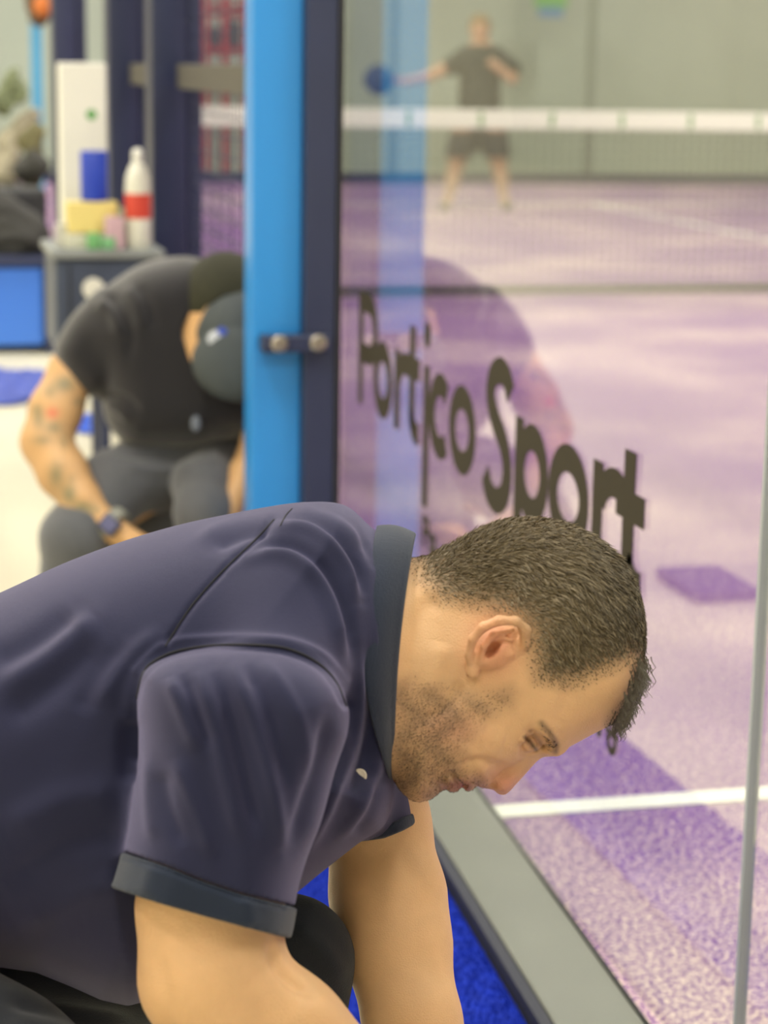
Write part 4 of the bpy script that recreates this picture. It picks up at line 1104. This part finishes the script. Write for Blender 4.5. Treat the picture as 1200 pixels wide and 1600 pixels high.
# table behind with jackets and bags
t = thing('side_table', 'dark table far left loaded with crumpled jackets and bags', 'table')
zt = 9.2; A = px(-60, 262, zt); B = px(70, 300, zt); TZ = px(0, 300, zt)[2]
MB().box(A[0], B[0], A[1], A[1]+.6, TZ-.03, TZ, .005).build('table_top', M['black'], t)
for xx in (A[0]+.03, B[0]-.04):
    for yy in (A[1]+.03, A[1]+.55): MB().box(xx, xx+.03, yy, yy+.03, -.01, TZ-.03).build('leg', M['black'], t)
def heap(pts, zc, name, m, lab, cat, seed, amp=4):
    P = np.array(pts, float); lo = P[:, :2].min(0)-P[:, 3].max()-8; hi = P[:, :2].max(0)+P[:, 3].max()+8
    c = Clay(zc, [(lo[0], hi[0], 2.5)], [(lo[1], hi[1], 2.5)], [(-60, 60, 3)]); c.chain(pts, 6)
    V, Q = c.mesh(); r = np.random.RandomState(seed); N = normals(V, Q); a = V/6.
    V = V+N*(np.sin(a[:, 0]+r.rand()*6+1.3*np.sin(a[:, 1]))*np.sin(a[:, 1]*.9+a[:, 2]))[:, None]*amp*.6
    o = solid(name, V, Q, zc, m); tag(o, lab, cat)
    if name != 'hanging_bag': settle(o, TZ+.001)
    return o
zc = zt+.3
heap([(58, 262, -30, 20), (38, 266, -30, 18), (54, 246, -30, 13)], zc, 'bag', mat('bag_dark', (.02, .02, .015), .7), 'dark bag lying on the far left table', 'bag', 2)
heap([(10, 270, 0, 24), (14, 220, 0, 17), (36, 196, 0, 15), (52, 180, 0, 12)], zc+.2, 'jacket', mat('jacket_beige', (.36, .33, .24), .9, noise=.35, nscale=18), 'crumpled beige jacket on the far left table', 'jacket', 3)
heap([(40, 222, 0, 15), (54, 208, 0, 15), (50, 284, 0, 15)], zc+.02, 'jacket', mat('jacket_olive', (.14, .13, .06), .9, noise=.3, nscale=18), 'olive jacket in front of the beige one', 'jacket', 4)
heap([(2, 160, 0, 20), (16, 138, 0, 13), (20, 118, 0, 10), (30, 150, 0, 14)], zc+.1, 'plant', mat('leaf_green', (.16, .19, .10), .9, noise=.5, nscale=25), 'leafy grey-green plant at the left edge of the table', 'plant', 5, 7)
# hanging orange bag, light blue post
ob = heap([(62, -14, 0, 24), (64, 8, 0, 22), (60, 28, 0, 14)], 10.0, 'hanging_bag', mat('bag_brown', (.10, .055, .025), .8, noise=.3, nscale=10), 'brown and orange bag hanging at the top left', 'bag', 6)
heap_o = MB(); heap_o.ell(px(66, 10, 9.86), (.045, .03, .05)); heap_o.build('orange_patch', mat('patch_orange', (.55, .16, .03), .7), ob, True)
P = px(58, 138, 10.45); hb = px(60, 20, 10.3)
lb = MB().box(P[0]-.028, P[0]+.028, P[1]-.03, P[1]+.03, -.012, 4.5, .004).build('pale_blue_post', mat('post_cyan', (.09, .34, .58), .4)); tag(lb, 'light blue post far left, a brown bag hanging from it', 'post')
# blue cloth pieces on the pale floor
def cloth(u, v, rx, ry, lab, seed, colr=(.03, .06, .34)):
    z = zfloor(v, u); P = px(u, v, z); r = np.random.RandomState(seed)
    n = 20; VV = []; QQ = []
    for i in range(n):
        for j in range(n):
            a, b_ = i/(n-1)*2-1, j/(n-1)*2-1
            k = 1+.18*math.sin(3*math.atan2(b_, a)+seed)
            VV.append((P[0]+a*rx*k, P[1]+b_*ry*k, -.011+.004+max(0, 1-a*a)*max(0, 1-b_*b_)*(.03+.022*math.sin(a*7+seed)*math.cos(b_*6))))
    for i in range(n-1):
        for j in range(n-1): QQ.append((i*n+j, (i+1)*n+j, (i+1)*n+j+1, i*n+j+1))
    o = raw('cloth', VV, QQ, mat('cloth_blue', colr, .7)); s_ = o.modifiers.new('t', 'SOLIDIFY'); s_.thickness = .003; s_.offset = 1
    tag(o, lab, 'cloth'); return o
cloth(20, 598, .13, .38, 'crumpled blue cloth on pale floor at the left edge', 1)
cloth(66, 640, .04, .10, 'small dark blue cloth just in front of the larger one', 2, (.015, .03, .2))
cloth(134, 664, .035, .12, 'bright blue cloth showing between the tattooed arm and the t-shirt', 5, (.02, .09, .55))
# red shelving seen past the blue post
rs = thing('red_rack', 'red metal rack far beyond the court, left of the blue post', 'rack')
RD = mat('rack_red', (.36, .05, .05), .5)
zr = 21.2
for u in (322, 352, 384):
    P = px(u, 80, zr); MB().box(P[0]-.03, P[0]+.03, P[1], P[1]+.06, -.01, 3.2).build('upright', RD, rs)
for v in (8, 22, 78):
    A = px(320, v, zr); B = px(386, v, zr); MB().box(A[0], B[0], A[1]-.02, A[1]-.001, A[2]-.03, A[2]+.03).build('beam', RD, rs)
for k, (u, v) in enumerate(((337, 60), (368, 50))):
    P = px(u, v, zr); MB().box(P[0]-.07, P[0]+.07, P[1]+.07, P[1]+.2, P[2]-.16, P[2]+.12, .01).build('crate', mat('crate_grey', (.10, .12, .12), .6), rs)
# dark blue foam pad on the floor outside, seen mirrored in the glass
P = (-.89, 4.29)
pd = MB().box(P[0]-.075, P[0]+.075, P[1]-.12, P[1]+.12, -.012, .012, .004).build('foam_pad', mat('foam_purple', (.05, .03, .16), .8)); tag(pd, 'dark pad on pale floor, seen only as reflection in the glass', 'pad')
